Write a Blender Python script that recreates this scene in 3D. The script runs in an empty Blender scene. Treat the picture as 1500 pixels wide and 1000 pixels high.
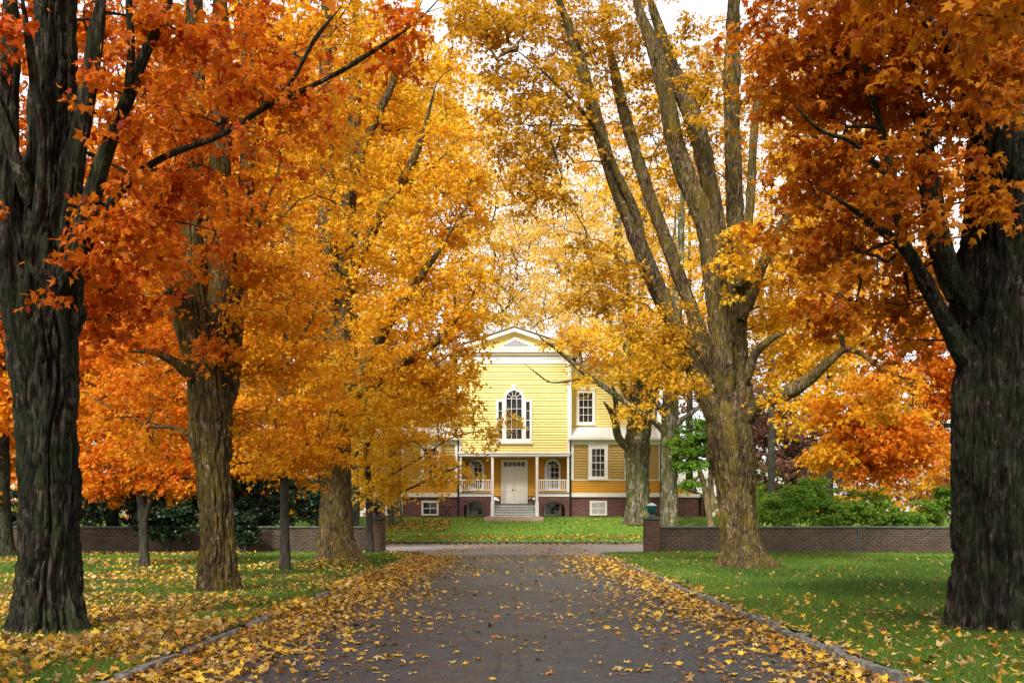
import bpy, math, random
import numpy as np

# ------------------------------------------------------------------ camera, sky, sun, exposure
scene = bpy.context.scene
F, CX, HY, CAMH = 1458.0, 750.0, 757.0, 1.5      # focal length in photo pixels, centre column, horizon row, eye height
cam_d = bpy.data.cameras.new('camera')
cam = bpy.data.objects.new('camera', cam_d)
scene.collection.objects.link(cam)
cam.location = (0, 0, CAMH)
cam.rotation_euler = (math.radians(90), 0, 0)
cam_d.sensor_width = 36
cam_d.lens = 35
cam_d.shift_y = 257.0 / 1500.0
cam_d.clip_end = 3000
scene.camera = cam

SUN_EL, SUN_AZ = 40.0, 200.0                      # azimuth clockwise from +Y: behind the camera, a little to the left
world = bpy.data.worlds.new('World')
scene.world = world
world.use_nodes = True
wn, wl = world.node_tree.nodes, world.node_tree.links
wn.clear()
w_out = wn.new('ShaderNodeOutputWorld')
w_bg = wn.new('ShaderNodeBackground')
w_bg.inputs['Strength'].default_value = 0.06
sky = wn.new('ShaderNodeTexSky')
sky.sky_type = 'NISHITA'
sky.sun_disc = False
sky.sun_elevation = math.radians(SUN_EL)
sky.sun_rotation = math.radians(SUN_AZ)
sky.air_density = 1.0
sky.dust_density = 4.0
sky.ozone_density = 1.0
w_hs = wn.new('ShaderNodeHueSaturation')           # overcast: the blue is washed out of the sky
w_hs.inputs['Saturation'].default_value = 0.12
w_mix = wn.new('ShaderNodeMix')
w_mix.data_type = 'RGBA'
w_mix.inputs['Factor'].default_value = 0.6
w_mix.inputs[7].default_value = (6.4, 6.5, 6.6, 1)    # even cloud layer
wl.new(sky.outputs[0], w_hs.inputs['Color'])
wl.new(w_hs.outputs[0], w_mix.inputs[6])
wl.new(w_mix.outputs[2], w_bg.inputs['Color'])
wl.new(w_bg.outputs[0], w_out.inputs['Surface'])

sun_d = bpy.data.lights.new('sun', 'SUN')
sun_d.energy = 1.5
sun_d.angle = math.radians(12)
sun_d.color = (1.0, 0.95, 0.87)
sun = bpy.data.objects.new('sun', sun_d)
scene.collection.objects.link(sun)
sun.rotation_euler = (math.radians(90 - SUN_EL), 0, math.radians(180 - SUN_AZ))
sun.location = (-20, -20, 60)

scene.view_settings.view_transform = 'Standard'
scene.view_settings.look = 'None'
scene.view_settings.gamma = 1.0
scene.view_settings.exposure = 1.98
scene.cycles.max_bounces = 7
scene.cycles.diffuse_bounces = 4
scene.cycles.glossy_bounces = 2
scene.cycles.transmission_bounces = 6
scene.cycles.sample_clamp_indirect = 6
scene.cycles.use_denoising = True
scene.cycles.caustics_reflective = False
scene.cycles.caustics_refractive = False

# ------------------------------------------------------------------ helpers
rng = np.random.default_rng(7)
random.seed(7)
C = scene.collection
V = lambda *a: np.array(a, float)


def P(x, y, d):
    """point seen at photo pixel (x, y) when it stands d metres down the drive"""
    return V((x - CX) / F * d, d, CAMH + (HY - y) / F * d)


def hash3(ix, iy, iz):
    h = (ix * 374761393 + iy * 668265263 + iz * 2147483647 + 1442695) & 0xffffffff
    h = ((h ^ (h >> 13)) * 1274126177) & 0xffffffff
    h = h ^ (h >> 16)
    return (h & 0xffff) / 65535.0


def noise3(p):
    p = np.asarray(p, float)
    i = np.floor(p).astype(np.int64)
    f = p - i
    u = f * f * (3 - 2 * f)
    x, y, z = i[..., 0], i[..., 1], i[..., 2]
    ux, uy, uz = u[..., 0], u[..., 1], u[..., 2]
    def L(a, b, t): return a + (b - a) * t
    c00 = L(hash3(x, y, z), hash3(x + 1, y, z), ux)
    c10 = L(hash3(x, y + 1, z), hash3(x + 1, y + 1, z), ux)
    c01 = L(hash3(x, y, z + 1), hash3(x + 1, y, z + 1), ux)
    c11 = L(hash3(x, y + 1, z + 1), hash3(x + 1, y + 1, z + 1), ux)
    return L(L(c00, c10, uy), L(c01, c11, uy), uz)


def unit(v):
    return v / np.maximum(np.linalg.norm(v, axis=-1, keepdims=True), 1e-9)


def sstep(a, b, x):
    t = np.clip((np.asarray(x, float) - a) / (b - a), 0, 1)
    return t * t * (3 - 2 * t)


def gz(x, y):
    """height of the ground: road at 0, lawns a kerb higher, bank rising to the house"""
    x = np.asarray(x, float); y = np.asarray(y, float)
    und = 0.05 * (noise3(np.stack([x * .25 + 9, y * .25 + 3, x * 0], -1)) - .5)
    lawn = 0.10 + und * sstep(0, 1.5, np.abs(x) - 3.6)
    far = 0.13 + 1.37 * np.clip((y - 54.9) / 8.6, 0, 1) ** 0.9
    return np.where(y < 41, lawn, np.where(y < 54.8, 0.0, far))


def link(o, parent=None):
    C.objects.link(o)
    if parent is not None:
        o.parent = parent
    return o


def empty(name, loc=(0, 0, 0)):
    o = bpy.data.objects.new(name, None)
    o.empty_display_size = 0.2
    o.location = loc
    return link(o)


def tag(o, label=None, cat=None, group=None, kind=None):
    if label: o['label'] = label
    if cat: o['category'] = cat
    if group: o['group'] = group
    if kind: o['kind'] = kind
    return o


def raw_mesh(name, verts, polys, smooth=False, col=None):
    """polys: list of (k,3)/(k,4) index arrays"""
    verts = np.asarray(verts, np.float32)
    polys = [np.asarray(p, np.int32) for p in polys if len(p)]
    me = bpy.data.meshes.new(name)
    me.vertices.add(len(verts))
    me.vertices.foreach_set('co', verts.ravel())
    loops = np.concatenate([p.ravel() for p in polys])
    tot = np.concatenate([np.full(len(p), p.shape[1], np.int32) for p in polys])
    start = np.concatenate([[0], np.cumsum(tot)[:-1]]).astype(np.int32)
    me.loops.add(len(loops))
    me.loops.foreach_set('vertex_index', loops)
    me.polygons.add(len(tot))
    me.polygons.foreach_set('loop_start', start)
    me.update(calc_edges=True)
    if smooth:
        me.polygons.foreach_set('use_smooth', np.ones(len(tot), bool))
    if col is not None:
        a = me.color_attributes.new('leafcol', 'FLOAT_COLOR', 'POINT')
        c4 = np.ones((len(verts), 4), np.float32)
        c4[:, :3] = col
        a.data.foreach_set('color', c4.ravel())
    return me


def mobj(name, me, mat=None, parent=None, loc=None):
    o = bpy.data.objects.new(name, me)
    if mat is not None and len(me.materials) == 0:
        me.materials.append(mat)
    if loc is not None:
        o.location = loc
    return link(o, parent)


class MB:
    """collects solids, builds one mesh object"""
    def __init__(s): s.v = []; s.f = []; s.n = 0
    def add(s, verts, faces):
        s.v += [tuple(map(float, p)) for p in verts]
        s.f += [tuple(i + s.n for i in f) for f in faces]
        s.n += len(verts)
        return s
    def box(s, x0, x1, y0, y1, z0, z1):
        return s.add([(x0, y0, z0), (x1, y0, z0), (x1, y1, z0), (x0, y1, z0), (x0, y0, z1), (x1, y0, z1), (x1, y1, z1), (x0, y1, z1)],
                     [(0, 3, 2, 1), (4, 5, 6, 7), (0, 1, 5, 4), (1, 2, 6, 5), (2, 3, 7, 6), (3, 0, 4, 7)])
    def prism(s, pts, y0, y1):
        """pts: outline in (x, z) counter-clockwise seen from the front, extruded y0..y1"""
        n = len(pts)
        return s.add([(x, y0, z) for x, z in pts] + [(x, y1, z) for x, z in pts],
                     [tuple(range(n)), tuple(range(2 * n - 1, n - 1, -1))] + [((i + 1) % n, i, n + i, n + (i + 1) % n) for i in range(n)])
    def prism_x(s, pts, x0, x1):
        """pts: outline in (y, z), extruded x0..x1"""
        n = len(pts)
        return s.add([(x0, y, z) for y, z in pts] + [(x1, y, z) for y, z in pts],
                     [tuple(range(n)), tuple(range(2 * n - 1, n - 1, -1))] + [((i + 1) % n, i, n + i, n + (i + 1) % n) for i in range(n)])
    def tube(s, pts, r, k=8):
        pts = [V(*p) for p in pts]
        n = len(pts)
        rr = r if hasattr(r, '__len__') else [r] * n
        vs, fs = [], []
        for i, p in enumerate(pts):
            t = unit(pts[min(i + 1, n - 1)] - pts[max(i - 1, 0)])
            a = V(0, 0, 1) if abs(t[2]) < .9 else V(1, 0, 0)
            u = unit(np.cross(t, a)); w = np.cross(t, u)
            for j in range(k):
                g = 2 * math.pi * j / k
                vs.append(p + rr[i] * (math.cos(g) * u + math.sin(g) * w))
        for i in range(n - 1):
            for j in range(k):
                fs.append((i * k + j, i * k + (j + 1) % k, (i + 1) * k + (j + 1) % k, (i + 1) * k + j))
        fs.append(tuple(range(k - 1, -1, -1))); fs.append(tuple(range((n - 1) * k, n * k)))
        return s.add(vs, fs)
    def lathe(s, prof, k=24, cx=0, cy=0):
        vs, fs = [], []
        for r, z in prof:
            for j in range(k):
                g = 2 * math.pi * j / k
                vs.append((cx + r * math.cos(g), cy + r * math.sin(g), z))
        n = len(prof)
        for i in range(n - 1):
            for j in range(k):
                fs.append((i * k + j, i * k + (j + 1) % k, (i + 1) * k + (j + 1) % k, (i + 1) * k + j))
        fs.append(tuple(range(k - 1, -1, -1))); fs.append(tuple(range((n - 1) * k, n * k)))
        return s.add(vs, fs)
    def mesh(s, name, smooth=False, bevel=0):
        import bmesh
        me = bpy.data.meshes.new(name)
        me.from_pydata(s.v, [], s.f)
        bm = bmesh.new(); bm.from_mesh(me)
        bmesh.ops.recalc_face_normals(bm, faces=bm.faces)
        if bevel:
            bmesh.ops.bevel(bm, geom=bm.edges[:], offset=bevel, segments=1, affect='EDGES', profile=.5)
        bm.to_mesh(me); bm.free()
        if smooth:
            me.polygons.foreach_set('use_smooth', np.ones(len(me.polygons), bool))
        return me
    def build(s, name, mat, parent=None, loc=None, smooth=False, bevel=0):
        return mobj(name, s.mesh(name, smooth, bevel), mat, parent, loc)


# ------------------------------------------------------------------ materials
class NT:
    def __init__(s, name):
        s.m = bpy.data.materials.new(name); s.m.use_nodes = True
        s.t = s.m.node_tree; s.t.nodes.clear()
        s.out = s.t.nodes.new('ShaderNodeOutputMaterial')
    def n(s, typ, **kw):
        nd = s.t.nodes.new('ShaderNode' + typ)
        for k, v in kw.items():
            if k.startswith('_'): setattr(nd, k[1:], v)
            else: s.set(nd, k, v)
        return nd
    def set(s, nd, k, v):
        k = int(k[1:]) if k[0] == 'i' and k[1:].isdigit() else k.replace('__', ' ')
        if isinstance(v, bpy.types.NodeSocket): s.t.links.new(v, nd.inputs[k])
        else: nd.inputs[k].default_value = v
    def coords(s, scale=(1, 1, 1), kind='Object'):
        tc = s.n('TexCoord'); mp = s.n('Mapping', Vector=tc.outputs[kind], Scale=scale)
        return mp.outputs[0]
    def noise(s, vec, scale, detail=4, rough=.55):
        return s.n('TexNoise', Vector=vec, Scale=scale, Detail=detail, Roughness=rough).outputs['Fac']
    def ramp(s, fac, stops):
        r = s.n('ValToRGB', Fac=fac); e = r.color_ramp.elements
        while len(e) < len(stops): e.new(.5)
        for i, (p, c) in enumerate(stops):
            e[i].position = p; e[i].color = (*c, 1) if len(c) == 3 else c
        return r.outputs[0]
    def mix(s, f, a, b, mode='MIX'):
        m = s.n('Mix', _data_type='RGBA', _blend_type=mode)
        for k, v in ((0, f), (6, a), (7, b)):
            if isinstance(v, bpy.types.NodeSocket): s.t.links.new(v, m.inputs[k])
            else: m.inputs[k].default_value = (*v, 1) if isinstance(v, tuple) and len(v) == 3 else v
        return m.outputs[2]
    def done(s, color, rough=.7, bump=None, dist=.02, strength=.6, spec=.3, **kw):
        b = s.n('BsdfPrincipled', **kw)
        s.set(b, 'Base__Color', color if isinstance(color, bpy.types.NodeSocket) else (*color, 1))
        s.set(b, 'Roughness', rough); s.set(b, 'Specular__IOR__Level', spec)
        if bump is not None:
            bn = s.n('Bump', Height=bump, Distance=dist, Strength=strength)
            s.t.links.new(bn.outputs[0], b.inputs['Normal'])
        s.t.links.new(b.outputs[0], s.out.inputs[0])
        return s.m


def m_plain(name, col, rough=.6, var=.15, scale=3.0, stretch=(1, 1, 1), spec=.3, bump=.004):
    t = NT(name); v = t.coords(stretch)
    n1 = t.noise(v, scale, 5); n2 = t.noise(v, scale * 9, 3)
    c0 = tuple(c * (1 - var) for c in col); c1 = tuple(min(1, c * (1 + var)) for c in col)
    c = t.ramp(n1, [(.3, c0), (.7, c1)])
    c = t.mix(.25, c, t.ramp(n2, [(.3, tuple(x * .75 for x in col)), (.7, c1)]))
    return t.done(c, rough, n2, bump, .5, spec)


def m_leaf(name, trans=.45, rough=.55, gain=1.0):
    t = NT(name)
    a = t.n('Attribute', _attribute_name='leafcol').outputs['Color']
    v = t.coords()
    a = t.mix(.35, a, t.mix(1.0, a, t.ramp(t.noise(v, 14, 2), [(.3, (.6, .55, .5)), (.7, (1.2, 1.25, 1.3))]), 'MULTIPLY'))
    b = t.n('BsdfPrincipled', Base__Color=a, Roughness=rough, Specular__IOR__Level=.25)
    tr = t.n('BsdfTranslucent', Color=a)
    mx = t.n('MixShader', Fac=trans, i1=b.outputs[0], i2=tr.outputs[0])
    t.t.links.new(mx.outputs[0], t.out.inputs[0])
    return t.m


def m_bark(name, dark, mid, light, moss, moss_amt=.5, scale=1.0):
    t = NT(name)
    v = t.coords((scale * 8, scale * 8, scale * 1.7)); v2 = t.coords((scale * 1.2,) * 3)
    w = t.noise(v, 2.6, 7, .68); p = t.noise(v2, 2.2, 5, .6); q = t.noise(v2, 5.5, 6, .7)
    c = t.ramp(w, [(.36, dark), (.5, mid), (.66, light)])
    c = t.mix(t.ramp(p, [(.5 - .22 * moss_amt, (0, 0, 0)), (.72 - .1 * moss_amt, (.85, .85, .85))]), c, t.mix(w, tuple(x * .45 for x in moss), moss))
    c = t.mix(t.ramp(q, [(.60, (0, 0, 0)), (.66, (.75, .75, .75))]), c, tuple(x * 1.3 for x in light))
    c = t.mix(t.ramp(t.noise(t.coords((scale * 2.2, scale * 2.2, scale * .5)), 1.6, 4, .6), [(.36, (.55, .55, .55)), (.62, (0, 0, 0))]), c, dark)
    return t.done(c, .92, w, .09, 1.0, .10)


def m_brick(name, c1, c2, mortar, bw=.215, bh=.075, grime=(.02, .025, .015), grime_amt=.4):
    t = NT(name)
    tc = t.n('TexCoord'); sx = t.n('SeparateXYZ', Vector=tc.outputs['Object'])
    s = t.n('Math', i0=sx.outputs[0], i1=sx.outputs[1], _operation='ADD')
    vec = t.n('CombineXYZ', X=s.outputs[0], Y=sx.outputs[2]).outputs[0]
    br = t.n('TexBrick', Vector=vec, Color1=(*c1, 1), Color2=(*c2, 1), Mortar=(*mortar, 1), Scale=1.0)
    br.inputs['Brick Width'].default_value = bw; br.inputs['Row Height'].default_value = bh
    br.inputs['Mortar Size'].default_value = .011; br.inputs['Mortar Smooth'].default_value = .2
    v = t.coords()
    c = t.mix(t.ramp(t.noise(v, 1.1, 6, .65), [(.45, (0, 0, 0)), (.75, (grime_amt,) * 3)]), br.outputs['Color'], grime)
    c = t.mix(.18, c, t.ramp(t.noise(v, 22, 3), [(.3, tuple(x * .6 for x in c1)), (.7, tuple(x * 1.5 for x in c2))]))
    inv = t.n('Math', i0=1.0, i1=br.outputs['Fac'], _operation='SUBTRACT')
    return t.done(c, .85, inv.outputs[0], .012, .8, .2)


M = {}
M['white'] = m_plain('white_paint', (.86, .85, .80), .5, .04, 2)
M['cream'] = m_plain('cream_paint', (.82, .78, .68), .5, .05, 2)
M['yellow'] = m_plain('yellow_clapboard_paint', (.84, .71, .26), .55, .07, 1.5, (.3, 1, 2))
M['ochre'] = m_plain('shaded_ochre_clapboard_paint', (.46, .31, .085), .55, .08, 1.5, (.3, 1, 2))  # darker ochre paint, with the lower wings' shade put into the colour
M['amber'] = m_plain('amber_and_porch_shade_paint', (.70, .36, .035), .55, .08, 1.5, (.3, 1, 2))
M['tread'] = m_plain('grey_green_step_paint', (.16, .20, .18), .6, .15)
M['pipe'] = m_plain('dark_slate_pipe', (.045, .06, .075), .45, .2)
M['iron'] = m_plain('black_iron', (.02, .02, .022), .5, .2)
M['roofmetal'] = m_plain('pale_metal_roof', (.74, .74, .72), .4, .06, 1.0)
M['shingle'] = m_plain('grey_shingle', (.22, .19, .17), .9, .3, 4)
M['louver'] = m_plain('grey_louver', (.28, .29, .30), .7, .3, 6)
M['curtain'] = m_plain('white_curtain', (.42, .41, .38), .8, .2, 20, (6, 1, .4))
M['dark'] = m_plain('dark_interior', (.012, .012, .012), .9, .2)
M['stone'] = m_plain('kerb_granite', (.155, .145, .128), .9, .5, 9, spec=.15, bump=.02)
M['darkstone'] = m_plain('mossy_dark_stone', (.085, .085, .075), .9, .4, 7, spec=.2, bump=.02)
M['cap'] = m_plain('weathered_bluestone', (.075, .082, .068), .85, .4, 5, bump=.01)
M['sidestone'] = m_plain('pink_sandstone', (.42, .29, .23), .85, .2, 6)
M['brick_house'] = m_brick('purple_red_brick', (.21, .066, .060), (.080, .030, .036), (.27, .20, .18), bw=.24, bh=.085, grime_amt=.3)
M['brick_wall'] = m_brick('weathered_brown_brick', (.085, .046, .028), (.030, .020, .015), (.135, .115, .088), bw=.24, bh=.088, grime_amt=.6)
M['brick_pier'] = m_brick('red_brown_brick', (.13, .056, .032), (.060, .030, .022), (.12, .10, .075), grime_amt=.5)
t = NT('window_glass')
M['glass'] = t.done(t.ramp(t.noise(t.coords(), 1.4, 3), [(.35, (.006, .008, .010)), (.7, (.03, .036, .045))]), .06, spec=.6)
t = NT('bluish_window_blind')
M['blind'] = t.done(t.ramp(t.noise(t.coords((1, 1, 30)), 2, 2), [(.3, (.35, .44, .55)), (.7, (.50, .58, .66))]), .35, spec=.5)
t = NT('verdigris_glaze'); v = t.coords()
M['teal'] = t.done(t.mix(t.ramp(t.noise(v, 9, 5), [(.45, (0, 0, 0)), (.7, (.5, .5, .5))]), (.010, .085, .082), (.07, .22, .20)), .4, t.noise(v, 30, 3), .004, .5)
M['tealpale'] = m_plain('bleached_urn_lid', (.42, .47, .45), .7, .25, 8)
M['urndark'] = m_plain('dark_urn_iron', (.02, .028, .028), .6, .3, 8)
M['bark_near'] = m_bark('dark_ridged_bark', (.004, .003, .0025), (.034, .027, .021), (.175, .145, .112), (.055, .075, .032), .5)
M['bark_warm'] = m_bark('brown_flaking_bark', (.010, .007, .004), (.080, .053, .031), (.34, .25, .155), (.21, .155, .018), .55)
M['bark_moss'] = m_bark('mossy_grey_bark', (.018, .015, .010), (.13, .115, .085), (.46, .43, .35), (.12, .125, .014), .85, .45)
M['bark_grey'] = m_bark('smooth_grey_bark', (.022, .019, .015), (.055, .048, .038), (.105, .095, .078), (.05, .055, .026), .3, .6)
M['bark_gold'] = m_bark('tan_bark', (.10, .07, .035), (.22, .16, .08), (.32, .25, .14), (.16, .14, .05), .3, .6)
M['leaf'] = m_leaf('autumn_maple_leaf', .60)
M['litter'] = m_leaf('fallen_maple_leaf', .15, .6)
M['evergreen'] = m_leaf('glossy_evergreen_leaf', .12, .35)
M['grass'] = m_leaf('grass_blade', .35, .5)

t = NT('asphalt'); v = t.coords()
big = t.noise(v, .45, 5, .6); fine = t.noise(v, 42, 4, .75); mid = t.noise(v, 9, 5, .75); streak = t.noise(t.coords((.8, 1.5, 1)), 1.3, 6, .7)
vor = t.n('TexVoronoi', _feature='DISTANCE_TO_EDGE', Vector=t.n('Mapping', Vector=t.mix(.06, v, t.n('TexNoise', Vector=v, Scale=3.0, Detail=5).outputs['Color']), Scale=(1, .7, 1)).outputs[0], Scale=.42)
crack = t.ramp(vor.outputs['Distance'], [(.0, (.75, .75, .75)), (.012, (0, 0, 0))])
sx = t.n('SeparateXYZ', Vector=v)
seam = t.n('MapRange', Value=t.n('Math', _operation='ABSOLUTE', i0=t.n('Math', _operation='ADD', i0=sx.outputs[0], i1=t.n('MapRange', Value=t.noise(v, 1.3, 4), i3=-.12, i4=.0).outputs[0]).outputs[0]).outputs[0], i1=.010, i2=.03, i3=.6, i4=0.0).outputs[0]
c = t.ramp(big, [(.3, (.021, .022, .027)), (.7, (.048, .047, .052))])
c = t.mix(.38, c, t.ramp(streak, [(.36, (.011, .0115, .014)), (.64, (.070, .067, .071))]))
c = t.mix(.45, c, t.ramp(mid, [(.36, (.008, .0085, .010)), (.5, (.036, .036, .040)), (.64, (.125, .118, .118))]))
c = t.mix(.35, c, t.ramp(fine, [(.38, (.008, .008, .010)), (.52, (.045, .044, .047)), (.66, (.19, .18, .175))]))
c = t.mix(1.0, c, (.62, .76, .88), 'MULTIPLY'); c = t.mix(crack, c, (.006, .006, .006)); c = t.mix(seam, c, (.008, .008, .008))
M['asphalt'] = t.done(c, t.n('MapRange', Value=streak, i1=.3, i2=.7, i3=.38, i4=.66).outputs[0], mid, .025, 1.0, .45)
t = NT('worn_gravel_drive'); v = t.coords()
fine = t.noise(v, 40, 3, .7); big = t.noise(v, .5, 5, .6)
c = t.mix(.5, t.ramp(big, [(.3, (.15, .125, .115)), (.7, (.24, .21, .195))]), t.ramp(fine, [(.3, (.10, .085, .08)), (.7, (.32, .285, .265))]))
M['gravel'] = t.done(c, .75, fine, .012, .6, .3)
t = NT('lawn_soil_and_turf'); v = t.coords()
a = t.noise(v, .45, 5, .6); b = t.noise(v, 16, 4, .7)
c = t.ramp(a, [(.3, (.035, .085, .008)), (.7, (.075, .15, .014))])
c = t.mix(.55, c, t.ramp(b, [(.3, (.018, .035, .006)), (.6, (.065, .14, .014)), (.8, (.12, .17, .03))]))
c = t.mix(t.ramp(t.noise(v, .8, 5, .65), [(.55, (0, 0, 0)), (.68, (.7, .7, .7))]), c, (.085, .060, .030))
M['turf'] = t.done(c, .9, b, .05, .8, .15)
t = NT('far_lawn_turf'); v = t.coords()
a = t.noise(v, .3, 5, .6); b = t.noise(v, 8, 4, .7)
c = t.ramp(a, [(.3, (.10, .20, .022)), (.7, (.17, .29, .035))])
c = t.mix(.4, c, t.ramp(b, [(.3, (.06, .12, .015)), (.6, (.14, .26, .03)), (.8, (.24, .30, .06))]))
M['turf_far'] = t.done(c, .9, b, .05, .8, .15)
M['earth'] = m_plain('brown_earth', (.07, .055, .035), .95, .4, .5, bump=.05)

# ------------------------------------------------------------------ the ground
WALL_Y = 40.0
def kerb_x(y):
    """inner edge of the drive on the right; the left is its mirror"""
    return 3.41 - .10 * sstep(12, 34, y) + .03 * np.sin(y * .35)


def grid_mesh(name, xs, ys, zf, mat):
    X, Y = np.meshgrid(xs, ys)
    Z = zf(X, Y)
    n, m = X.shape
    idx = np.arange(n * m).reshape(n, m)
    q = np.stack([idx[:-1, :-1], idx[:-1, 1:], idx[1:, 1:], idx[1:, :-1]], -1).reshape(-1, 4)
    me = raw_mesh(name, np.stack([X, Y, Z], -1).reshape(-1, 3), [q], True)
    return mobj(name, me, mat)


def struct(o, label=None):
    o['kind'] = 'structure'
    return o


struct(grid_mesh('ground', np.linspace(-900, 900, 31), np.linspace(-300, 1500, 31), lambda x, y: x * 0 - .35, M['earth']))
# the drive: straight lane, then a wider court of paler worn gravel that runs along the bank
struct(grid_mesh('driveway', np.linspace(-3.7, 3.7, 17), np.linspace(-12, 39.4, 60), lambda x, y: 0 * x + .012 * (1 - (x / 3.7) ** 2), M['asphalt']))
struct(grid_mesh('forecourt', np.linspace(-34, 34, 69), np.linspace(38.6, 55.2, 12), lambda x, y: 0 * x + .004 + .012 * sstep(38.6, 41, y), M['gravel']))

CR = 1.6                                             # corner radius where the lane meets the court
def lawn_edge(y):
    e = kerb_x(np.minimum(y, 38))
    t = np.clip((y - (WALL_Y - CR - .3)) / CR, 0, 1)
    return e + CR * (1 - np.sqrt(np.maximum(1 - t * t, 0))) + .12
def lawn_side(sgn):
    ys = np.concatenate([np.linspace(-12, 37.8, 90), np.linspace(38.0, WALL_Y - .3, 16)])
    us = np.concatenate([np.linspace(0, 1, 10) ** 1.5 * 4, np.linspace(5, 60, 30)])
    U, Y = np.meshgrid(us, ys)
    X = sgn * (lawn_edge(Y) + U)
    Z = gz(X, Y)
    Z = np.where(Y > 39.65, .09, Z)
    n, m = X.shape
    idx = np.arange(n * m).reshape(n, m)
    q = np.stack([idx[:-1, :-1], idx[:-1, 1:], idx[1:, 1:], idx[1:, :-1]], -1).reshape(-1, 4)
    return raw_mesh('lawn', np.stack([X, Y, Z], -1).reshape(-1, 3), [q], True)
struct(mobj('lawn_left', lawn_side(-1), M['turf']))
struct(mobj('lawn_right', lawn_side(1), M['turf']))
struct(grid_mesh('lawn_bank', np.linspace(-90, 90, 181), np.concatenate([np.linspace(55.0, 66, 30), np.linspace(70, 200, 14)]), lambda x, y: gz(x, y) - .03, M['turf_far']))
struct(MB().box(-1.75, 1.95, 61.9, 64.6, 1.2, 1.505).build('path', M['sidestone']))


# kerb stones
def stone_meshes(n, L, W, H, mat, name='stone', amp=.025):
    out = []
    for k in range(n):
        r = np.random.default_rng(100 + k)
        mb = MB().box(-L / 2, L / 2, -W / 2, W / 2, -.2, H)
        me = mb.mesh(name, False, .022)
        co = np.zeros(len(me.vertices) * 3); me.vertices.foreach_get('co', co); co = co.reshape(-1, 3)
        co += r.normal(0, amp * .5, co.shape) * (1, .6, .5)
        me.vertices.foreach_set('co', co.ravel()); me.materials.append(mat)
        out.append(me)
    return out
KS = stone_meshes(8, .40, .12, .105, M['stone'])
KD = stone_meshes(6, .36, .22, .16, M['darkstone'])
def kerb(name, pts, meshes, step):
    root = struct(empty(name, (*pts[0][:2], 0)))
    p = np.array(pts); seg = np.linalg.norm(np.diff(p, axis=0), axis=1); s = np.concatenate([[0], np.cumsum(seg)])
    for d in np.arange(step / 2, s[-1], step):
        x = np.interp(d, s, p[:, 0]); y = np.interp(d, s, p[:, 1])
        x2 = np.interp(d + .1, s, p[:, 0]); y2 = np.interp(d + .1, s, p[:, 1])
        o = bpy.data.objects.new('stone', random.choice(meshes))
        o.location = (x - pts[0][0] + random.gauss(0, .012), y - pts[0][1] + random.gauss(0, .012), random.gauss(0, .012))
        o.rotation_euler = (random.gauss(0, .05), random.gauss(0, .03), math.atan2(y2 - y, x2 - x) + random.gauss(0, .05))
        o.scale = (random.uniform(.85, 1.0) * step / .42, 1, 1)
        link(o, root)
    return root
yy = np.concatenate([np.linspace(7.5, 38, 60), np.linspace(38.1, WALL_Y - .36, 12)])
kerb('kerb_right', [(lawn_edge(y) - .05, y) for y in yy], KS, .42)
kerb('kerb_left', [(-lawn_edge(y) + .05, y) for y in yy], KS, .42)
kerb('kerb_bank', [(x, 54.85) for x in np.linspace(-9.5, 9.5, 30)], KD, .40)


# ------------------------------------------------------------------ garden walls, gate piers, urns
def garden_wall(x0, x1, label):
    root = empty('garden_wall', ((x0 + x1) / 2, WALL_Y, 0))
    tag(root, label, 'wall', 'brick walls beside the drive')
    h = (x1 - x0) / 2
    MB().box(-h, h, -.17, .17, -.1, 1.06).build('brick_face', M['brick_wall'], root)
    n = int(2 * h / 1.15); w = 2 * h / n
    me = MB().box(-w / 2 + .004, w / 2 - .004, -.225, .225, 1.06, 1.135).mesh('coping_stone', False, .012); me.materials.append(M['cap'])
    for i in range(n):
        o = bpy.data.objects.new('coping_stone', me); o.location = (-h + w * (i + .5), random.gauss(0, .006), random.gauss(0, .004)); link(o, root)
    return root
gw = garden_wall(-33, -5.72, 'long shaded brick wall with dark coping behind the left-hand trees')
gw = garden_wall(5.92, 33, 'low brown brick wall running from teal urn pier to the right')
MB().box(-.035, .035, -.19, -.16, -.1, 1.05).build('wall_joint', M['pipe'], gw, (13.87 - 19.46, 0, 0))

def pier(x, label):
    root = empty('gate_pier', (x, WALL_Y, 0)); tag(root, label, 'pier', 'brick piers at the end of the walls')
    MB().box(-.30, .30, -.30, .30, -.1, 1.40).build('shaft', M['brick_pier'], root)
    MB().box(-.35, .35, -.35, .35, 1.40, 1.455).box(-.31, .31, -.31, .31, 1.455, 1.50).build('cap', M['cap'], root, None, False, .01)
pier(-5.41, 'shaded brick pier carrying the dark urn at the left wall end')
pier(5.61, 'red brown brick pier carrying the teal urn at the wall end')
def urn(x, label, mb, ml):
    root = empty('urn', (x, WALL_Y, 1.50)); tag(root, label, 'urn', 'urns on the gate piers')
    MB().lathe([(.15, 0), (.15, .03), (.10, .05), (.055, .08), (.05, .11), (.075, .13), (.06, .14)], 24).build('foot', mb, root, None, True)
    MB().lathe([(.06, .14), (.12, .17), (.18, .24), (.215, .33), (.225, .40), (.24, .42), (.245, .445), (.22, .46), (.21, .46)], 28).build('bowl', mb, root, None, True)
    MB().lathe([(.215, .46), (.19, .485), (.13, .525), (.06, .555), (.025, .565), (.02, .58), (.006, .60)], 28).build('lid', ml, root, None, True)
urn(-5.41, 'dark iron urn on the shaded brick pier beside the slender tree', M['urndark'], M['urndark'])
urn(5.61, 'teal glazed urn with pale lid on the brick pier', M['teal'], M['tealpale'])

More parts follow.
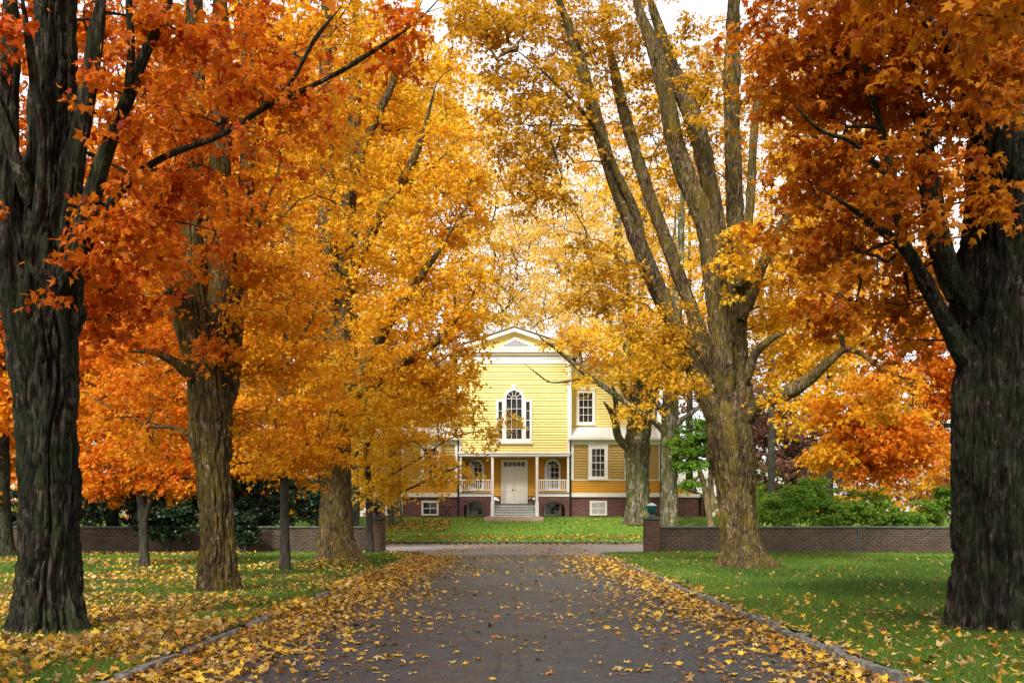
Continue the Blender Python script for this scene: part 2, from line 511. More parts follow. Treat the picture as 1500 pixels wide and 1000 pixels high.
# ------------------------------------------------------------------ the house
HD = 66.0; HS = F / HD
hx = lambda x: (x - CX) / HS
hz = lambda y: (HY - y) / HS          # height above the house's ground
GZ = 1.5
house = empty('house', (0, HD, GZ))
tag(house, 'pale yellow clapboard house with pedimented gable, porch and arched window', 'house')
BD = .172
def boards(parent, x0, x1, z0, z1, y, mat, n=None):
    """lapped clapboards: each a wedge leaning out at its foot"""
    n = n or max(1, round((z1 - z0) / BD)); h = (z1 - z0) / n
    me = MB().prism_x([(0, h), (-.004, h), (-.078, .012), (-.078, 0), (0, 0)], x0, x1).mesh('clapboard'); me.materials.append(mat)
    for i in range(n):
        o = bpy.data.objects.new('clapboard', me); o.location = (0, y, z0 + i * h); link(o, parent)

xl, xr = hx(673), hx(834)
# central block
w = MB().box(xl, xr, .02, 13, hz(663), hz(533)).build('wall', M['yellow'], house)
boards(w, xl + .02, xr - .02, hz(663), hz(533), .02, M['yellow'])
for x in (xl, xr):
    MB().box(x - .13, x + .13, -.10, .12, hz(663), hz(533)).build('corner_board', M['white'], house)
# upper wings, set back
YU = 1.5
for a, b in ((hx(836), hx(966)), (hx(541), hx(671))):
    w = MB().box(a, b, YU + .02, 12, hz(624), hz(546)).build('wall', M['yellow'], house)
    boards(w, a, b, hz(640), hz(546), YU + .02, M['yellow'])
    MB().box(a - .1, b + .1, YU - .12, YU + .3, hz(546), hz(538)).box(a - .25, b + .25, YU - .40, YU + .3, hz(538), hz(532)).build('cornice', M['white'], house)
    MB().prism_x([(YU - .5, hz(532)), (12.5, hz(532)), (6.5, hz(505))], a - .3, b + .3).build('roof', M['shingle'], house)
for x in (hx(965), hx(542)):
    MB().box(x - .12, x + .12, YU - .09, YU + .15, hz(645), hz(546)).build('corner_board', M['white'], house)
# lower wings flush with the block: ochre field, amber dado, brick base
for k, (a, b) in enumerate(((hx(837), hx(968)), (hx(539), hx(670)))):
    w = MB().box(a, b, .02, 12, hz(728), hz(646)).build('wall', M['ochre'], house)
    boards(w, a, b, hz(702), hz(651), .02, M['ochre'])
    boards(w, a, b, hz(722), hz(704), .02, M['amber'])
    MB().box(a, b, -.10, .01, hz(704), hz(702.3)).build('band', M['cream'], house)
    MB().box(a, b, -.11, .01, hz(727.5), hz(722)).build('water_table', M['white'], house)
    MB().box(a, b, -.10, .015, hz(651.2), hz(645)).build('frieze', M['white'], house)
    for x in (a + .06, (hx(917) if k == 0 else hx(590)), b - .06):
        MB().box(x - .09, x + .09, -.115, .012, hz(702.3), hz(651.2)).build('pilaster', M['white'], house)
    MB().box(a, b, .06, 12, -.4, hz(727.5)).build('foundation', M['brick_house'], house)
    rf = MB().prism_x([(-.45, hz(645)), (-.45, hz(642.5)), (YU + .1, hz(621)), (YU + .1, hz(645))], a - .2, b + .15).build('roof', M['roofmetal'], house)
    sx = a - .1
    sl = math.atan2(hz(621) - hz(642.5), YU + .55)
    while sx < b + .1:                                # standing seams
        o = MB().prism_x([(-.46, hz(642.5) + .002), (YU + .1, hz(621) + .002), (YU + .1, hz(621) + .05), (-.46, hz(642.5) + .05)], sx, sx + .03).build('seam', M['roofmetal'], rf)
        sx += .52
    MB().box(a - .22, b + .17, -.53, -.452, hz(644.5), hz(641.5)).build('gutter', M['white'], house)
for x, top in ((hx(835.5), 645), (hx(671.5), 640), (hx(967.5), 645)):
    MB().tube([(x, -.52 if top == 645 else -.12, hz(top)), (x, -.14, hz(top + 7)), (x, -.14, 0)], .05, 8).build('downspout', M['pipe'], house, None, True)
MB().tube([(hx(965), YU - .15, hz(546)), (hx(965), YU - .15, hz(624))], .045, 8).build('downspout', M['pipe'], house, None, True)

# pediment
ex0, ex1, ez, pz, pxm = hx(660), hx(847), hz(513), hz(481), hx(753.5)
MB().box(xl - .1, xr + .1, -.10, 1, hz(533), hz(526)).box(xl - .14, xr + .14, -.14, 1, hz(526), hz(520.5)).build('frieze', M['white'], house)
MB().box(ex0 + .15, ex1 - .15, -.32, 1, hz(520.5), hz(517)).box(ex0, ex1, -.48, 1, hz(517), hz(513)).build('cornice', M['white'], house)
MB().prism([(ex0 + .3, ez), (ex1 - .3, ez), (pxm, pz - .25)], -.02, .5).build('gable', M['yellow'], house)
for sgn, xe in ((-1, ex0), (1, ex1)):
    MB().prism([(xe, ez), (xe - sgn * .55, ez), (pxm, pz - .26), (pxm, pz)][::sgn], -.46, -.0215).build('raking_cornice', M['cream'], house)
    MB().prism([(xe + sgn * .1, ez + .02), (pxm, pz + .02), (pxm, pz + .10), (xe + sgn * .1, ez + .10)][::-sgn], -.55, 13.4).build('roof', M['shingle'], house)
MB().prism([(ex0 + .6, ez - .3), (ex1 - .6, ez - .3), (pxm, pz - .3)], .5, 13).build('attic', M['yellow'], house)
vw = MB().prism([(hx(731), hz(510)), (hx(791), hz(510)), (hx(753.5), hz(494))], -.10, -.0215).build('louver_window', M['white'], house)
for i in range(5):
    z0 = hz(508) + i * .105; f = 1 - (i + .6) / 5.6
    MB().box(hx(753.5) - 1.02 * f + .04 * i, hx(753.5) + 1.28 * f - .02 * i, -.125, -.102, z0, z0 + .075).build('louver', M['louver'], vw)


def sash_window(cx, z0, z1, w, y, cols, rows, casing=.14, parent=house, frame=M['white'], glass=M['glass'], sill=True, hood=False, blind=0, name='window'):
    """casing proud of the wall, panes set back inside it, glazing bars between"""
    x0, x1 = cx - w / 2, cx + w / 2
    c = MB().box(x0 - casing, x0, y - .13, y + .01, z0 - casing * .6, z1 + casing).box(x1, x1 + casing, y - .13, y + .01, z0 - casing * .6, z1 + casing)
    c.box(x0, x1, y - .13, y + .01, z1, z1 + casing).box(x0, x1, y - .13, y + .01, z0 - casing * .6, z0)
    if hood: c.box(x0 - casing - .05, x1 + casing + .05, y - .19, y + .01, z1 + casing + .002, z1 + casing + .09)
    f = c.build(name, frame, parent)
    if sill: MB().box(x0 - casing - .05, x1 + casing + .05, y - .19, y + .008, z0 - casing * .6 - .09, z0 - casing * .6 - .002).build('sill', frame, f)
    pw, ph = w / cols, (z1 - z0) / rows
    me = MB().box(-pw / 2 + .012, pw / 2 - .012, -.012, 0, -ph / 2 + .012, ph / 2 - .012).mesh('pane'); me.materials.append(glass)
    for i in range(cols):
        for j in range(rows):
            o = bpy.data.objects.new('pane', me); o.location = (x0 + pw * (i + .5), y - .088, z0 + ph * (j + .5)); link(o, f)
            o.rotation_euler = (random.gauss(0, .012), 0, random.gauss(0, .012))
    b = MB()
    for i in range(cols + 1):
        xx = x0 + pw * i; h = .013 if 0 < i < cols else .022; b.box(xx - h, xx + h, y - .118, y - .073, z0, z1)
    for j in range(rows + 1):
        zz = z0 + ph * j; h = .013 if (0 < j < rows and not (rows % 2 == 0 and j == rows // 2)) else .024; b.box(x0 + .001, x1 - .001, y - .116, y - .075, zz - h, zz + h)
    b.build('glazing_bar', frame, f)
    return f


def arch_window(cx, z0, zs, w, y, cols, rows, casing, key=False, glass=M['glass'], frame=M['white'], blind=False):
    """round-headed window; zs is the springing height"""
    r = w / 2; N = 20
    arc = lambda R: [(cx + R * math.cos(math.pi * k / N), zs + R * math.sin(math.pi * k / N)) for k in range(N + 1)]
    outer = [(cx + r + casing, z0 - casing * .7)] + arc(r + casing) + [(cx - r - casing, z0 - casing * .7)]
    inner = [(cx + r, z0)] + arc(r) + [(cx - r, z0)]
    n = len(outer); vs = []
    for yy_ in (y - .14, y + .01):
        vs += [(a, yy_, b) for a, b in outer] + [(a, yy_, b) for a, b in inner]
    fs = []
    for i in range(n):
        j = (i + 1) % n
        fs += [(i, j, n + j, n + i), (2 * n + i, 3 * n + i, 3 * n + j, 2 * n + j), (i, 2 * n + i, 2 * n + j, j), (n + i, n + j, 3 * n + j, 3 * n + i)]
    mb = MB().add(vs, fs)
    if key: mb.prism([(cx - .10, zs + r + .03), (cx + .10, zs + r + .03), (cx + .15, zs + r + casing + .20), (cx - .15, zs + r + casing + .20)], y - .20, y - .141)
    f = mb.build('arched_window', frame, house)
    pw, ph = w / cols, (zs - z0) / rows
    me = MB().box(-pw / 2 + .012, pw / 2 - .012, -.012, 0, -ph / 2 + .012, ph / 2 - .012).mesh('pane'); me.materials.append(glass)
    me2 = me.copy(); me2.materials.clear(); me2.materials.append(M['blind'])
    for i in range(cols):
        for j in range(rows):
            o = bpy.data.objects.new('pane', me2 if blind and i == 0 else me); o.location = (cx - r + pw * (i + .5), y - .088, z0 + ph * (j + .5)); link(o, f)
    ns = 5 if cols == 3 else 4
    for k in range(ns):                               # fan panes
        a0, a1 = math.pi * k / ns + .03, math.pi * (k + 1) / ns - .03
        ri = r * .36
        pts = [(cx + (r - .01) * math.cos(a0 + (a1 - a0) * q / 4), zs + .012 + (r - .01) * math.sin(a0 + (a1 - a0) * q / 4)) for q in range(5)]
        pts += [(cx + ri * math.cos(a1), zs + .012 + ri * math.sin(a1)), (cx + ri * math.cos(a0), zs + .012 + ri * math.sin(a0))]
        MB().prism(pts, y - .100, y - .088).build('pane', M['blind'] if blind and k >= ns - 1 else glass, f)
    MB().prism([(cx + (r * .33) * math.cos(math.pi * q / 8), zs + .012 + (r * .33) * math.sin(math.pi * q / 8)) for q in range(9)], y - .100, y - .088).build('pane', glass, f)
    b = MB()
    for i in range(cols + 1):
        xx = cx - r + pw * i; b.box(xx - .015, xx + .015, y - .118, y - .073, z0, zs)
    for j in range(rows + 1):
        zz = z0 + ph * j; b.box(cx - r + .001, cx + r - .001, y - .116, y - .075, zz - .015, zz + .015)
    for k in range(1, ns):
        g = math.pi * k / ns
        b.tube([(cx + r * .34 * math.cos(g), y - .103, zs + r * .34 * math.sin(g)), (cx + r * math.cos(g), y - .103, zs + r * math.sin(g))], .018, 6)
    b.tube([(cx + r * .345 * math.cos(math.pi * q / 10), y - .103, zs + r * .345 * math.sin(math.pi * q / 10)) for q in range(11)], .018, 6)
    b.build('glazing_bar', frame, f)
    return f

# Palladian window
pc = hx(753)
arch_window(pc, hz(643), hz(584), hx(764.5) - hx(741.5), 0, 3, 4, .17, True)
for sx in (hx(732.8), hx(773.2)):
    sash_window(sx, hz(643), hz(588), .29, 0, 1, 4, .13, sill=False)
MB().box(hx(726), hx(780), -.21, .012, hz(650), hz(646)).box(hx(727.5), hx(778.5), -.15, .012, hz(646), hz(645)).build('sill', M['white'], house)
# wing windows
sash_window(hx(860.3), hz(615.5), hz(571), hx(870.5) - hx(850), YU, 3, 4, .17, hood=True)
sash_window(hx(646), hz(615.5), hz(571), hx(870.5) - hx(850), YU, 3, 4, .17, hood=True)
sash_window(hx(876), hz(698), hz(657), hx(885.5) - hx(866.5), 0, 3, 4, .22, hood=True)
sash_window(hx(631), hz(698), hz(657), hx(885.5) - hx(866.5), 0, 3, 4, .22, hood=True)
for x in (876.5, 930, 630, 577):
    sash_window(hx(x), hz(753), hz(735.5), .92, .04, 2, 2, .11, frame=M['cream'], glass=M['curtain'] if x > 800 else M['glass'], sill=False, name='basement_window')

# porch
YP = 1.7
pw_ = MB().box(xl, xr, YP + .02, YP + .1, hz(727), hz(662)).build('wall', M['amber'], house)  # deeper amber here carries the recessed porch's shade in the wall colour
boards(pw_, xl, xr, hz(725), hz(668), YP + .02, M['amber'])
MB().box(xl - .03, xr + .03, -.32, YP, hz(668), hz(663)).box(xl - .08, xr + .08, -.40, -.3, hz(664.5), hz(662.3)).build('porch_roof', M['white'], house)
for a, b in ((xl, hx(722)), (hx(788), xr)):
    MB().box(a, b, -.10, YP, hz(727), hz(722.5)).build('porch_floor', M['white'], house)
    MB().box(a - .02, b + .02, -.16, YP, hz(722.5), hz(721)).build('floor_edge', M['tread'], house)
    # arched brick base
    ax0, ax1 = (hx(679.5), hx(711)) if a < 0 else (hx(794.5), hx(827.5))
    c, R = (ax0 + ax1) / 2, (ax1 - ax0) / 2
    N = 14; spring, rise = hz(745), hz(734) - hz(745)
    bot = [(a, -.4), (ax0, -.4)] + [(c - R * math.cos(math.pi * k / N), spring + rise * math.sin(math.pi * k / N)) for k in range(N + 1)] + [(ax1, -.4), (b, -.4)]
    top = hz(727)
    mb = MB()
    vs, fs = [], []
    for yy_ in (-.06, .30):
        vs += [(a, yy_, -.4), (a, yy_, top), (ax0, yy_, -.4), (ax0, yy_, top)]
        vs += [(ax1, yy_, -.4), (ax1, yy_, top), (b, yy_, -.4), (b, yy_, top)]
    n8 = 8
    for o_, flip in ((0, 1), (8, -1)):
        for q in ((0, 2, 3, 1), (4, 6, 7, 5)): fs.append(tuple(o_ + i for i in q)[::flip])
    mb.add(vs, fs)
    av, af = [], []
    for k in range(N + 1):
        x = c - R * math.cos(math.pi * k / N); z = spring + rise * math.sin(math.pi * k / N)
        av += [(x, -.06, z), (x, -.06, top), (x, .30, z)]
    for k in range(N): af += [(3 * k, 3 * k + 3, 3 * k + 4, 3 * k + 1), (3 * k + 2, 3 * k + 5, 3 * k + 3, 3 * k)]
    mb.add(av, af)
    mb.add([(ax0, -.06, -.4), (ax0, .3, -.4), (ax0, .3, spring), (ax0, -.06, spring), (ax1, -.06, -.4), (ax1, .3, -.4), (ax1, .3, spring), (ax1, -.06, spring)], [(0, 1, 2, 3), (7, 6, 5, 4)])
    MBf = mb.build('arched_foundation', M['brick_house'], house)
    NB = 17                                            # brick arch ring, one brick at a time
    for k in range(NB):
        g0, g1 = math.pi * k / NB + .015, math.pi * (k + 1) / NB - .015
        q = [(c - (R + e) * math.cos(g), spring + (rise + e) * math.sin(g)) for e, g in ((0, g0), (0, g1), (.17, g1), (.17, g0))]
        MB().prism(q[::-1], -.075, -.061).build('arch_brick', M['brick_house'], MBf)
    MB().box(a, b, YP + .101, YP + .3, -.4, hz(727)).build('foundation', M['brick_house'], house)
    sash_window(c, hz(753), hz(737), .95, YP + .1, 3, 3, .14, frame=M['cream'], sill=False, name='basement_window')
MB().box(hx(722), hx(788), .9, YP, -.3, hz(738.5)).build('landing', M['white'], house)
MB().box(hx(722), hx(788), .82, YP, hz(738.5), hz(737)).build('landing_edge', M['tread'], house)
nst = 5; rz = hz(738.5) / nst
for i in range(nst - 1):
    z = rz * (i + 1); y0 = -.62 + .38 * i
    st = MB().box(hx(724), hx(783), y0, .9, z - rz + (.0 if i else -.3), z - .05).build('step', M['white'], house)
    MB().box(hx(723.5), hx(783.5), y0 - .04, .9 - .002 * i, z - .05, z).build('tread', M['tread'], st)
MB().box(hx(714.5), hx(792.5), -1.15, -.2, -.25, .055).build('bottom_step', M['white'], house)
for x in (hx(721.5), hx(786.5)):
    p_ = MB().box(x - .11, x + .11, -.25, -.03, hz(668), hz(668) - .12).box(x - .085, x + .085, -.225, -.055, hz(668) - .12, hz(735)).build('porch_post', M['white'], house)
    MB().box(x - .12, x + .12, -.27, -.01, -.2, hz(735)).build('post_base', M['white'], p_)
for x in (hx(675), hx(832)):
    MB().box(x - .07, x + .07, -.2, -.06, hz(721), hz(668)).build('porch_post', M['white'], house)
for a, b in ((hx(676), hx(720)), (hx(788.5), hx(831))):
    r = MB().box(a, b, -.20, -.10, hz(703.5), hz(702)).box(a, b, -.185, -.115, hz(718.5), hz(717.3)).build('railing', M['white'], house)
    me = MB().box(-.022, .022, -.17, -.13, hz(717.3), hz(703.5)).mesh('baluster'); me.materials.append(M['white'])
    n = int((b - a) / .135)
    for i in range(n):
        o = bpy.data.objects.new('baluster', me); o.location = (a + (b - a) * (i + .5) / n, 0, 0); link(o, r)
arch_window(hx(811), hz(714), hz(682), hx(820) - hx(802), YP, 3, 4, .14, blind=True)
arch_window(hx(696), hz(714), hz(682), hx(820) - hx(802), YP, 3, 4, .14, blind=True)
# double door with transom
dz0 = hz(737); dx0, dx1 = hx(737.5), hx(769.5); ztr = hz(683.5)
sr = MB().box(hx(733.5), dx0, YP - .13, YP + .03, dz0, hz(671)).box(dx1, hx(773.5), YP - .13, YP + .03, dz0, hz(671)).box(dx0, dx1, YP - .13, YP + .03, hz(674.5), hz(671)).box(dx0, dx1, YP - .13, YP + .03, hz(683.5), hz(681)).build('door_surround', M['cream'], house)
tw = (dx1 - dx0) / 5
me = MB().box(-tw / 2 + .025, tw / 2 - .025, -.02, 0, hz(681) + .01, hz(674.5) - .01).mesh('transom_pane'); me.materials.append(M['glass'])
for i in range(5):
    o = bpy.data.objects.new('transom_pane', me); o.location = (dx0 + tw * (i + .5), YP - .07, 0); link(o, sr)
for i in range(1, 5):
    MB().box(dx0 + tw * i - .02, dx0 + tw * i + .02, YP - .10, YP - .06, hz(681), hz(674.5)).build('transom_bar', M['cream'], sr)
for s in (0, 1):
    a = dx0 + s * (dx1 - dx0) / 2 + .006; b = a + (dx1 - dx0) / 2 - .012
    d = MB().box(a, b, YP - .10, YP + .02, dz0, ztr).build('door', M['cream'], house)
    for z0, z1 in ((hz(735), hz(722.5)), (hz(720), hz(702.5)), (hz(700), hz(686))):
        MB().box(a + .10, b - .10, YP - .112, YP - .1015, z0, z1).box(a + .16, b - .16, YP - .124, YP - .1125, z0 + .06, z1 - .06).build('door_panel', M['cream'], d)
MB().lathe([(.02, -.05), (.045, -.03), (.045, .03), (.02, .05)], 12).build('door_knob', M['iron'], house, (hx(751), YP - .16, hz(716)), True)
MB().box(hx(754.2), hx(755.2), YP - .14, YP - .1015, hz(717.5), hz(715)).build('lock_plate', M['iron'], house)

# rear extension at the right
ext = empty('extension', (0, HD + 5, GZ)); tag(ext, 'low brick extension with shallow pale roof right of the house', 'extension')
s5 = (HD + 5) / F
ex = lambda x: (x - CX) * s5
ezz = lambda y: (HY - y) * s5 
MB().box(ex(955), ex(1022), 0, 5, -.4, ezz(728)).build('brick_face', M['brick_house'], ext)
MB().box(ex(955), ex(1025), -.15, .05, ezz(728), ezz(723)).build('fascia', M['cream'], ext)
MB().prism([(ex(965), ezz(723)), (ex(1020), ezz(723)), (ex(985), ezz(709))], .0, 5).build('gable', M['amber'], ext)
MB().prism([(ex(1026), ezz(723)), (ex(985), ezz(707)), (ex(985), ezz(705)), (ex(1028), ezz(722))][::-1], -.25, 5).build('roof', M['roofmetal'], ext)
for x in (1023, 1030, 1036, 1041):
    MB().box(ex(x) - .11, ex(x) + .11, .3, .5, -.4, ezz(727)).build('post', M['brick_pier'], ext)
MB().box(ex(1020), ex(1044), .2, 3, ezz(727.6), ezz(724)).build('shed_roof', M['shingle'], ext)
MB().box(ex(1021), ex(1043), 2.6, 2.9, -.4, ezz(728)).build('shed_back', M['dark'], ext)
ob = empty('outbuilding', (13.3, 80, GZ)); tag(ob, 'white walled outbuilding with pale seamed roof behind the green maple', 'outbuilding')
MB().box(-3.4, 3, 0, 6, -.5, 3.6).build('wall', M['white'], ob)
orf = MB().prism_x([(-.4, 1.9), (-.4, 2.0), (3, 3.9), (3, 3.6)], -3.7, 3.3).build('roof', M['roofmetal'], ob)
for i in range(12):
    MB().prism_x([(-.41, 2.0), (3, 3.9), (3, 3.95), (-.41, 2.06)], -3.6 + i * .58, -3.57 + i * .58).build('seam', M['roofmetal'], orf)

# iron table on the grass before the left wing
tb = empty('garden_table', (hx(655.5) * .985, 64.6, GZ)); tag(tb, 'black iron garden table with hourglass legs by the brick base', 'table')
MB().lathe([(.50, .66), (.52, .67), (.52, .70), (.50, .71)], 28).build('table_top', M['iron'], tb)
for k in range(4):
    g = math.pi / 4 + k * math.pi / 2
    MB().tube([(r_ * math.cos(g), r_ * math.sin(g), z_) for r_, z_ in ((.34, 0), (.16, .14), (.05, .33), (.13, .5), (.36, .66))], .022, 6).build('leg', M['iron'], tb, None, True)

# ------------------------------------------------------------------ trees
def resample(pts, rad, step):
    """Catmull-Rom through the control points"""
    pts = np.asarray(pts, float); rad = np.asarray(rad, float)
    q = np.concatenate([pts, rad[:, None]], 1)
    q = np.concatenate([[2 * q[0] - q[1]], q, [2 * q[-1] - q[-2]]])
    out = []
    for i in range(1, len(q) - 2):
        L = np.linalg.norm(q[i + 1, :3] - q[i, :3]); n = max(2, int(L / step))
        t = np.linspace(0, 1, n, endpoint=False)[:, None]
        a, b, c, d = q[i - 1], q[i], q[i + 1], q[i + 2]
        out.append(.5 * ((2 * b) + (-a + c) * t + (2 * a - 5 * b + 4 * c - d) * t ** 2 + (-a + 3 * b - 3 * c + d) * t ** 3))
    out.append(q[-2][None])
    out = np.concatenate(out)
    return out[:, :3], np.maximum(out[:, 3], .004)


def frames(p):
    t = unit(np.gradient(p, axis=0))
    u = np.zeros_like(p)
    a = V(1, 0, 0) if abs(t[0][0]) < .8 else V(0, 1, 0)
    u[0] = unit(a - t[0] * a.dot(t[0]))
    for i in range(1, len(p)):
        x = u[i - 1] - t[i] * u[i - 1].dot(t[i]); u[i] = x / max(np.linalg.norm(x), 1e-9)
    return t, u, np.cross(t, u)


def bark_tube(p, r, sides, amp=.03, ridge=9.0, flare=0.0, seed=0, lump=.12, knobs=()):
    """tube with ridged, furrowed bark as real relief; flare spreads the root collar"""
    t, u, w = frames(p)
    n = len(p)
    g = np.linspace(0, 2 * np.pi, sides, endpoint=False)
    dirs = u[:, None] * np.cos(g)[None, :, None] + w[:, None] * np.sin(g)[None, :, None]
    h = np.concatenate([[0], np.cumsum(np.linalg.norm(np.diff(p, axis=0), axis=1))])
    R = r[:, None] * np.ones((1, sides))
    base = dirs * R[..., None]
    cyl = np.stack([base[..., 0], base[..., 1], np.broadcast_to(h[:, None], R.shape)], -1) + seed * 7.3
    if flare:
        lobes = .15 + 1.5 * noise3(np.stack([np.cos(g) * 1.7 + seed, np.sin(g) * 1.7 + seed, g * 0], -1)) ** 2
        hh = h[:, None]
        R = R * (1 + flare * np.exp(-hh / .30) * (.45 + 1.3 * lobes[None]) + .12 * np.exp(-hh / 1.1))
    R = R * (1 + lump * (noise3(cyl * (2.2, 2.2, 1.1)) - .5) * 2)
    warp = noise3(cyl * (3, 3, 2.0)) * 1.3
    a = noise3(np.stack([cyl[..., 0] * ridge + warp, cyl[..., 1] * ridge + warp, cyl[..., 2] * .85], -1))
    b = noise3(np.stack([cyl[..., 0] * ridge * 2.3 + warp, cyl[..., 1] * ridge * 2.3 - warp, cyl[..., 2] * 5.5], -1))
    c = noise3(cyl * (26, 26, 9))
    rel = (np.minimum(np.abs(2 * a - 1) / .42, 1) - .75) * 1.5 + (np.minimum(np.abs(2 * b - 1) / .4, 1) - .7) * .7 + (c - .5) * .45
    R = R + amp * np.minimum(1, r[:, None] / .25) * rel
    for kh, kg, ks, kr in knobs:
        dg = np.angle(np.exp(1j * (g - kg)))
        R = R + kr * np.exp(-((h[:, None] - kh) / ks) ** 2 - (dg[None] * r[:, None] / ks) ** 2)
    v = p[:, None] + dirs * R[..., None]
    idx = np.arange(n * sides).reshape(n, sides)
    nx = np.roll(idx, -1, 1)
    q = np.stack([idx[:-1], nx[:-1], nx[1:], idx[1:]], -1).reshape(-1, 4)
    v = np.concatenate([v.reshape(-1, 3), p[-1:]])
    tip = np.stack([idx[-1], nx[-1], np.full(sides, len(v) - 1)], -1)
    return v, q, tip


# maple leaf outlines: x across, y towards the tip, z cupped
LEAF = {
    8: (np.array([(0, .03, 0), (.36, -.08, -.12), (.30, .20, -.02), (.60, .46, -.20), (.24, .52, -.04), (.03, 1, -.24),
                  (-.22, .56, -.03), (-.57, .52, -.20), (-.31, .22, -.02), (-.38, -.05, -.12)]),
        np.array([(0, 1, 2), (0, 2, 4), (2, 3, 4), (0, 4, 5), (0, 5, 6), (0, 6, 8), (6, 7, 8), (0, 8, 9)])),
    4: (np.array([(0, 0, 0), (.55, .32, -.14), (.20, .50, -.03), (0, 1, -.18), (-.20, .50, -.03), (-.55, .32, -.14)]),
        np.array([(0, 1, 2), (0, 2, 3), (0, 3, 4), (0, 4, 5)])),
    2: (np.array([(0, 0, 0), (.46, .45, -.10), (0, 1, 0), (-.46, .45, -.10)]), np.array([(0, 1, 2), (0, 2, 3)])),
}


def leaves(pos, nor, tip, size, col, kind, r, curl=(-.2, 2.6)):
    tv, tf = LEAF[kind]
    n = len(pos)
    nor = unit(nor); tip = unit(tip - nor * np.sum(tip * nor, 1, keepdims=True)); side = np.cross(tip, nor)
    k = r.uniform(*curl, n)[:, None, None]
    wd = r.uniform(.85, 1.15, n)[:, None, None]
    tv = tv[None] + (r.normal(0, .055, (n,) + tv.shape) if kind > 2 else 0)
    v = pos[:, None] + size[:, None, None] * (tv[..., 0:1] * wd * side[:, None] + tv[..., 1:2] * tip[:, None] + tv[..., 2:3] * k * nor[:, None])
    f = tf[None] + (np.arange(n) * tv.shape[1])[:, None, None]
    return v.reshape(-1, 3), f.reshape(-1, 3), np.repeat(col, tv.shape[1], 0)


PAL = {   # two ends of each tree's leaf colour, and an accent (linear albedo)
    'red':    ((.66, .125, .008), (.80, .250, .012), (.46, .050, .008)),
    'orange': ((.74, .215, .008), (.84, .370, .014), (.64, .110, .008)),
    'amber':  ((.80, .330, .010), (.88, .490, .020), (.70, .190, .010)),
    'gold':   ((.84, .440, .014), (.90, .590, .032), (.76, .280, .012)),
    'yellow': ((.88, .540, .026), (.92, .680, .075), (.84, .400, .020)),
    'rust':   ((.56, .150, .008), (.72, .280, .012), (.40, .075, .008)),
    'olive':  ((.58, .280, .010), (.76, .445, .020), (.40, .210, .012)),  # browned gold: backlit darkness of the many stemmed maple put into leaf colour
    'pale':   ((.90, .600, .110), (.92, .700, .200), (.86, .480, .080)),
    'green':  ((.11, .23, .018), (.24, .40, .042), (.07, .15, .015)),
    'plum':   ((.20, .095, .070), (.32, .16, .10), (.15, .065, .055)),
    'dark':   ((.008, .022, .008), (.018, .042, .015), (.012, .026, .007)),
}


def grow(skel, att, r, lift=.12, pen=.22):
    """attach every spray centre to the nearest good place on the growing skeleton"""
    cap = len(skel) + len(att) * 14
    pos = np.zeros((cap, 3)); par = np.full(cap, -1, int); plen = np.zeros(cap); n = len(skel)
    pos[:n] = skel
    d0 = np.array([np.min(np.sum((skel - a) ** 2, 1)) for a in att])
    branches = []
    for ai in np.argsort(d0):
        a = att[ai]
        dv = pos[:n] - a
        dist = np.sqrt(np.sum(dv * dv, 1))
        cost = dist + pen * plen[:n] + .7 * np.maximum(dv[:, 2] + .15 * dist, 0)
        i = int(np.argmin(cost)); D = dist[i]
        k = int(np.clip(D / .45, 2, 10))
        t = np.linspace(0, 1, k + 1)[1:, None]
        j = r.normal(0, .10 * D, 3)
        c = (pos[i] + a) / 2 + j + V(0, 0, lift * D)
        pts = (1 - t) ** 2 * pos[i] + 2 * t * (1 - t) * c + t * t * a
        pts[:-1] += r.normal(0, .018 * D ** .5, (k - 1, 3))
        ids = np.arange(n, n + k)
        pos[ids] = pts; par[ids] = np.concatenate([[i], ids[:-1]])
        seg = np.linalg.norm(np.diff(np.concatenate([pos[i][None], pts]), axis=0), axis=1)
        plen[ids] = plen[i] + np.cumsum(seg)
        branches.append(np.concatenate([[i], ids])); n += k
    w = np.zeros(n)
    for b in branches: w[b[-1]] += 1
    for i in range(n - 1, len(skel) - 1, -1):
        if par[i] >= 0: w[par[i]] += w[i]
    return pos[:n], w, branches


def tubes(pos, w, branches, sides, r0, rmax):
    vs, fs, off = [], [], 0
    g = np.linspace(0, 2 * np.pi, sides, endpoint=False)
    cg, sg = np.cos(g)[None, :, None], np.sin(g)[None, :, None]
    for b in branches:
        p = pos[b]; rr = np.minimum(r0 * np.maximum(w[b], 1) ** .45, rmax); rr[0] = min(rr[1] * 1.15, rmax); rr[-1] *= .6
        t = unit(np.gradient(p, axis=0)); a = np.where(np.abs(t[:, 2:3]) < .9, V(0, 0, 1), V(1, 0, 0))
        u = unit(np.cross(t, a)); x = np.cross(t, u)
        v = p[:, None] + rr[:, None, None] * (u[:, None] * cg + x[:, None] * sg)
        n = len(p); idx = np.arange(n * sides).reshape(n, sides) + off; nx = np.roll(idx, -1, 1)
        vs.append(v.reshape(-1, 3)); fs.append(np.stack([idx[:-1], nx[:-1], nx[1:], idx[1:]], -1).reshape(-1, 4)); off += n * sides
    return np.concatenate(vs), np.concatenate(fs)


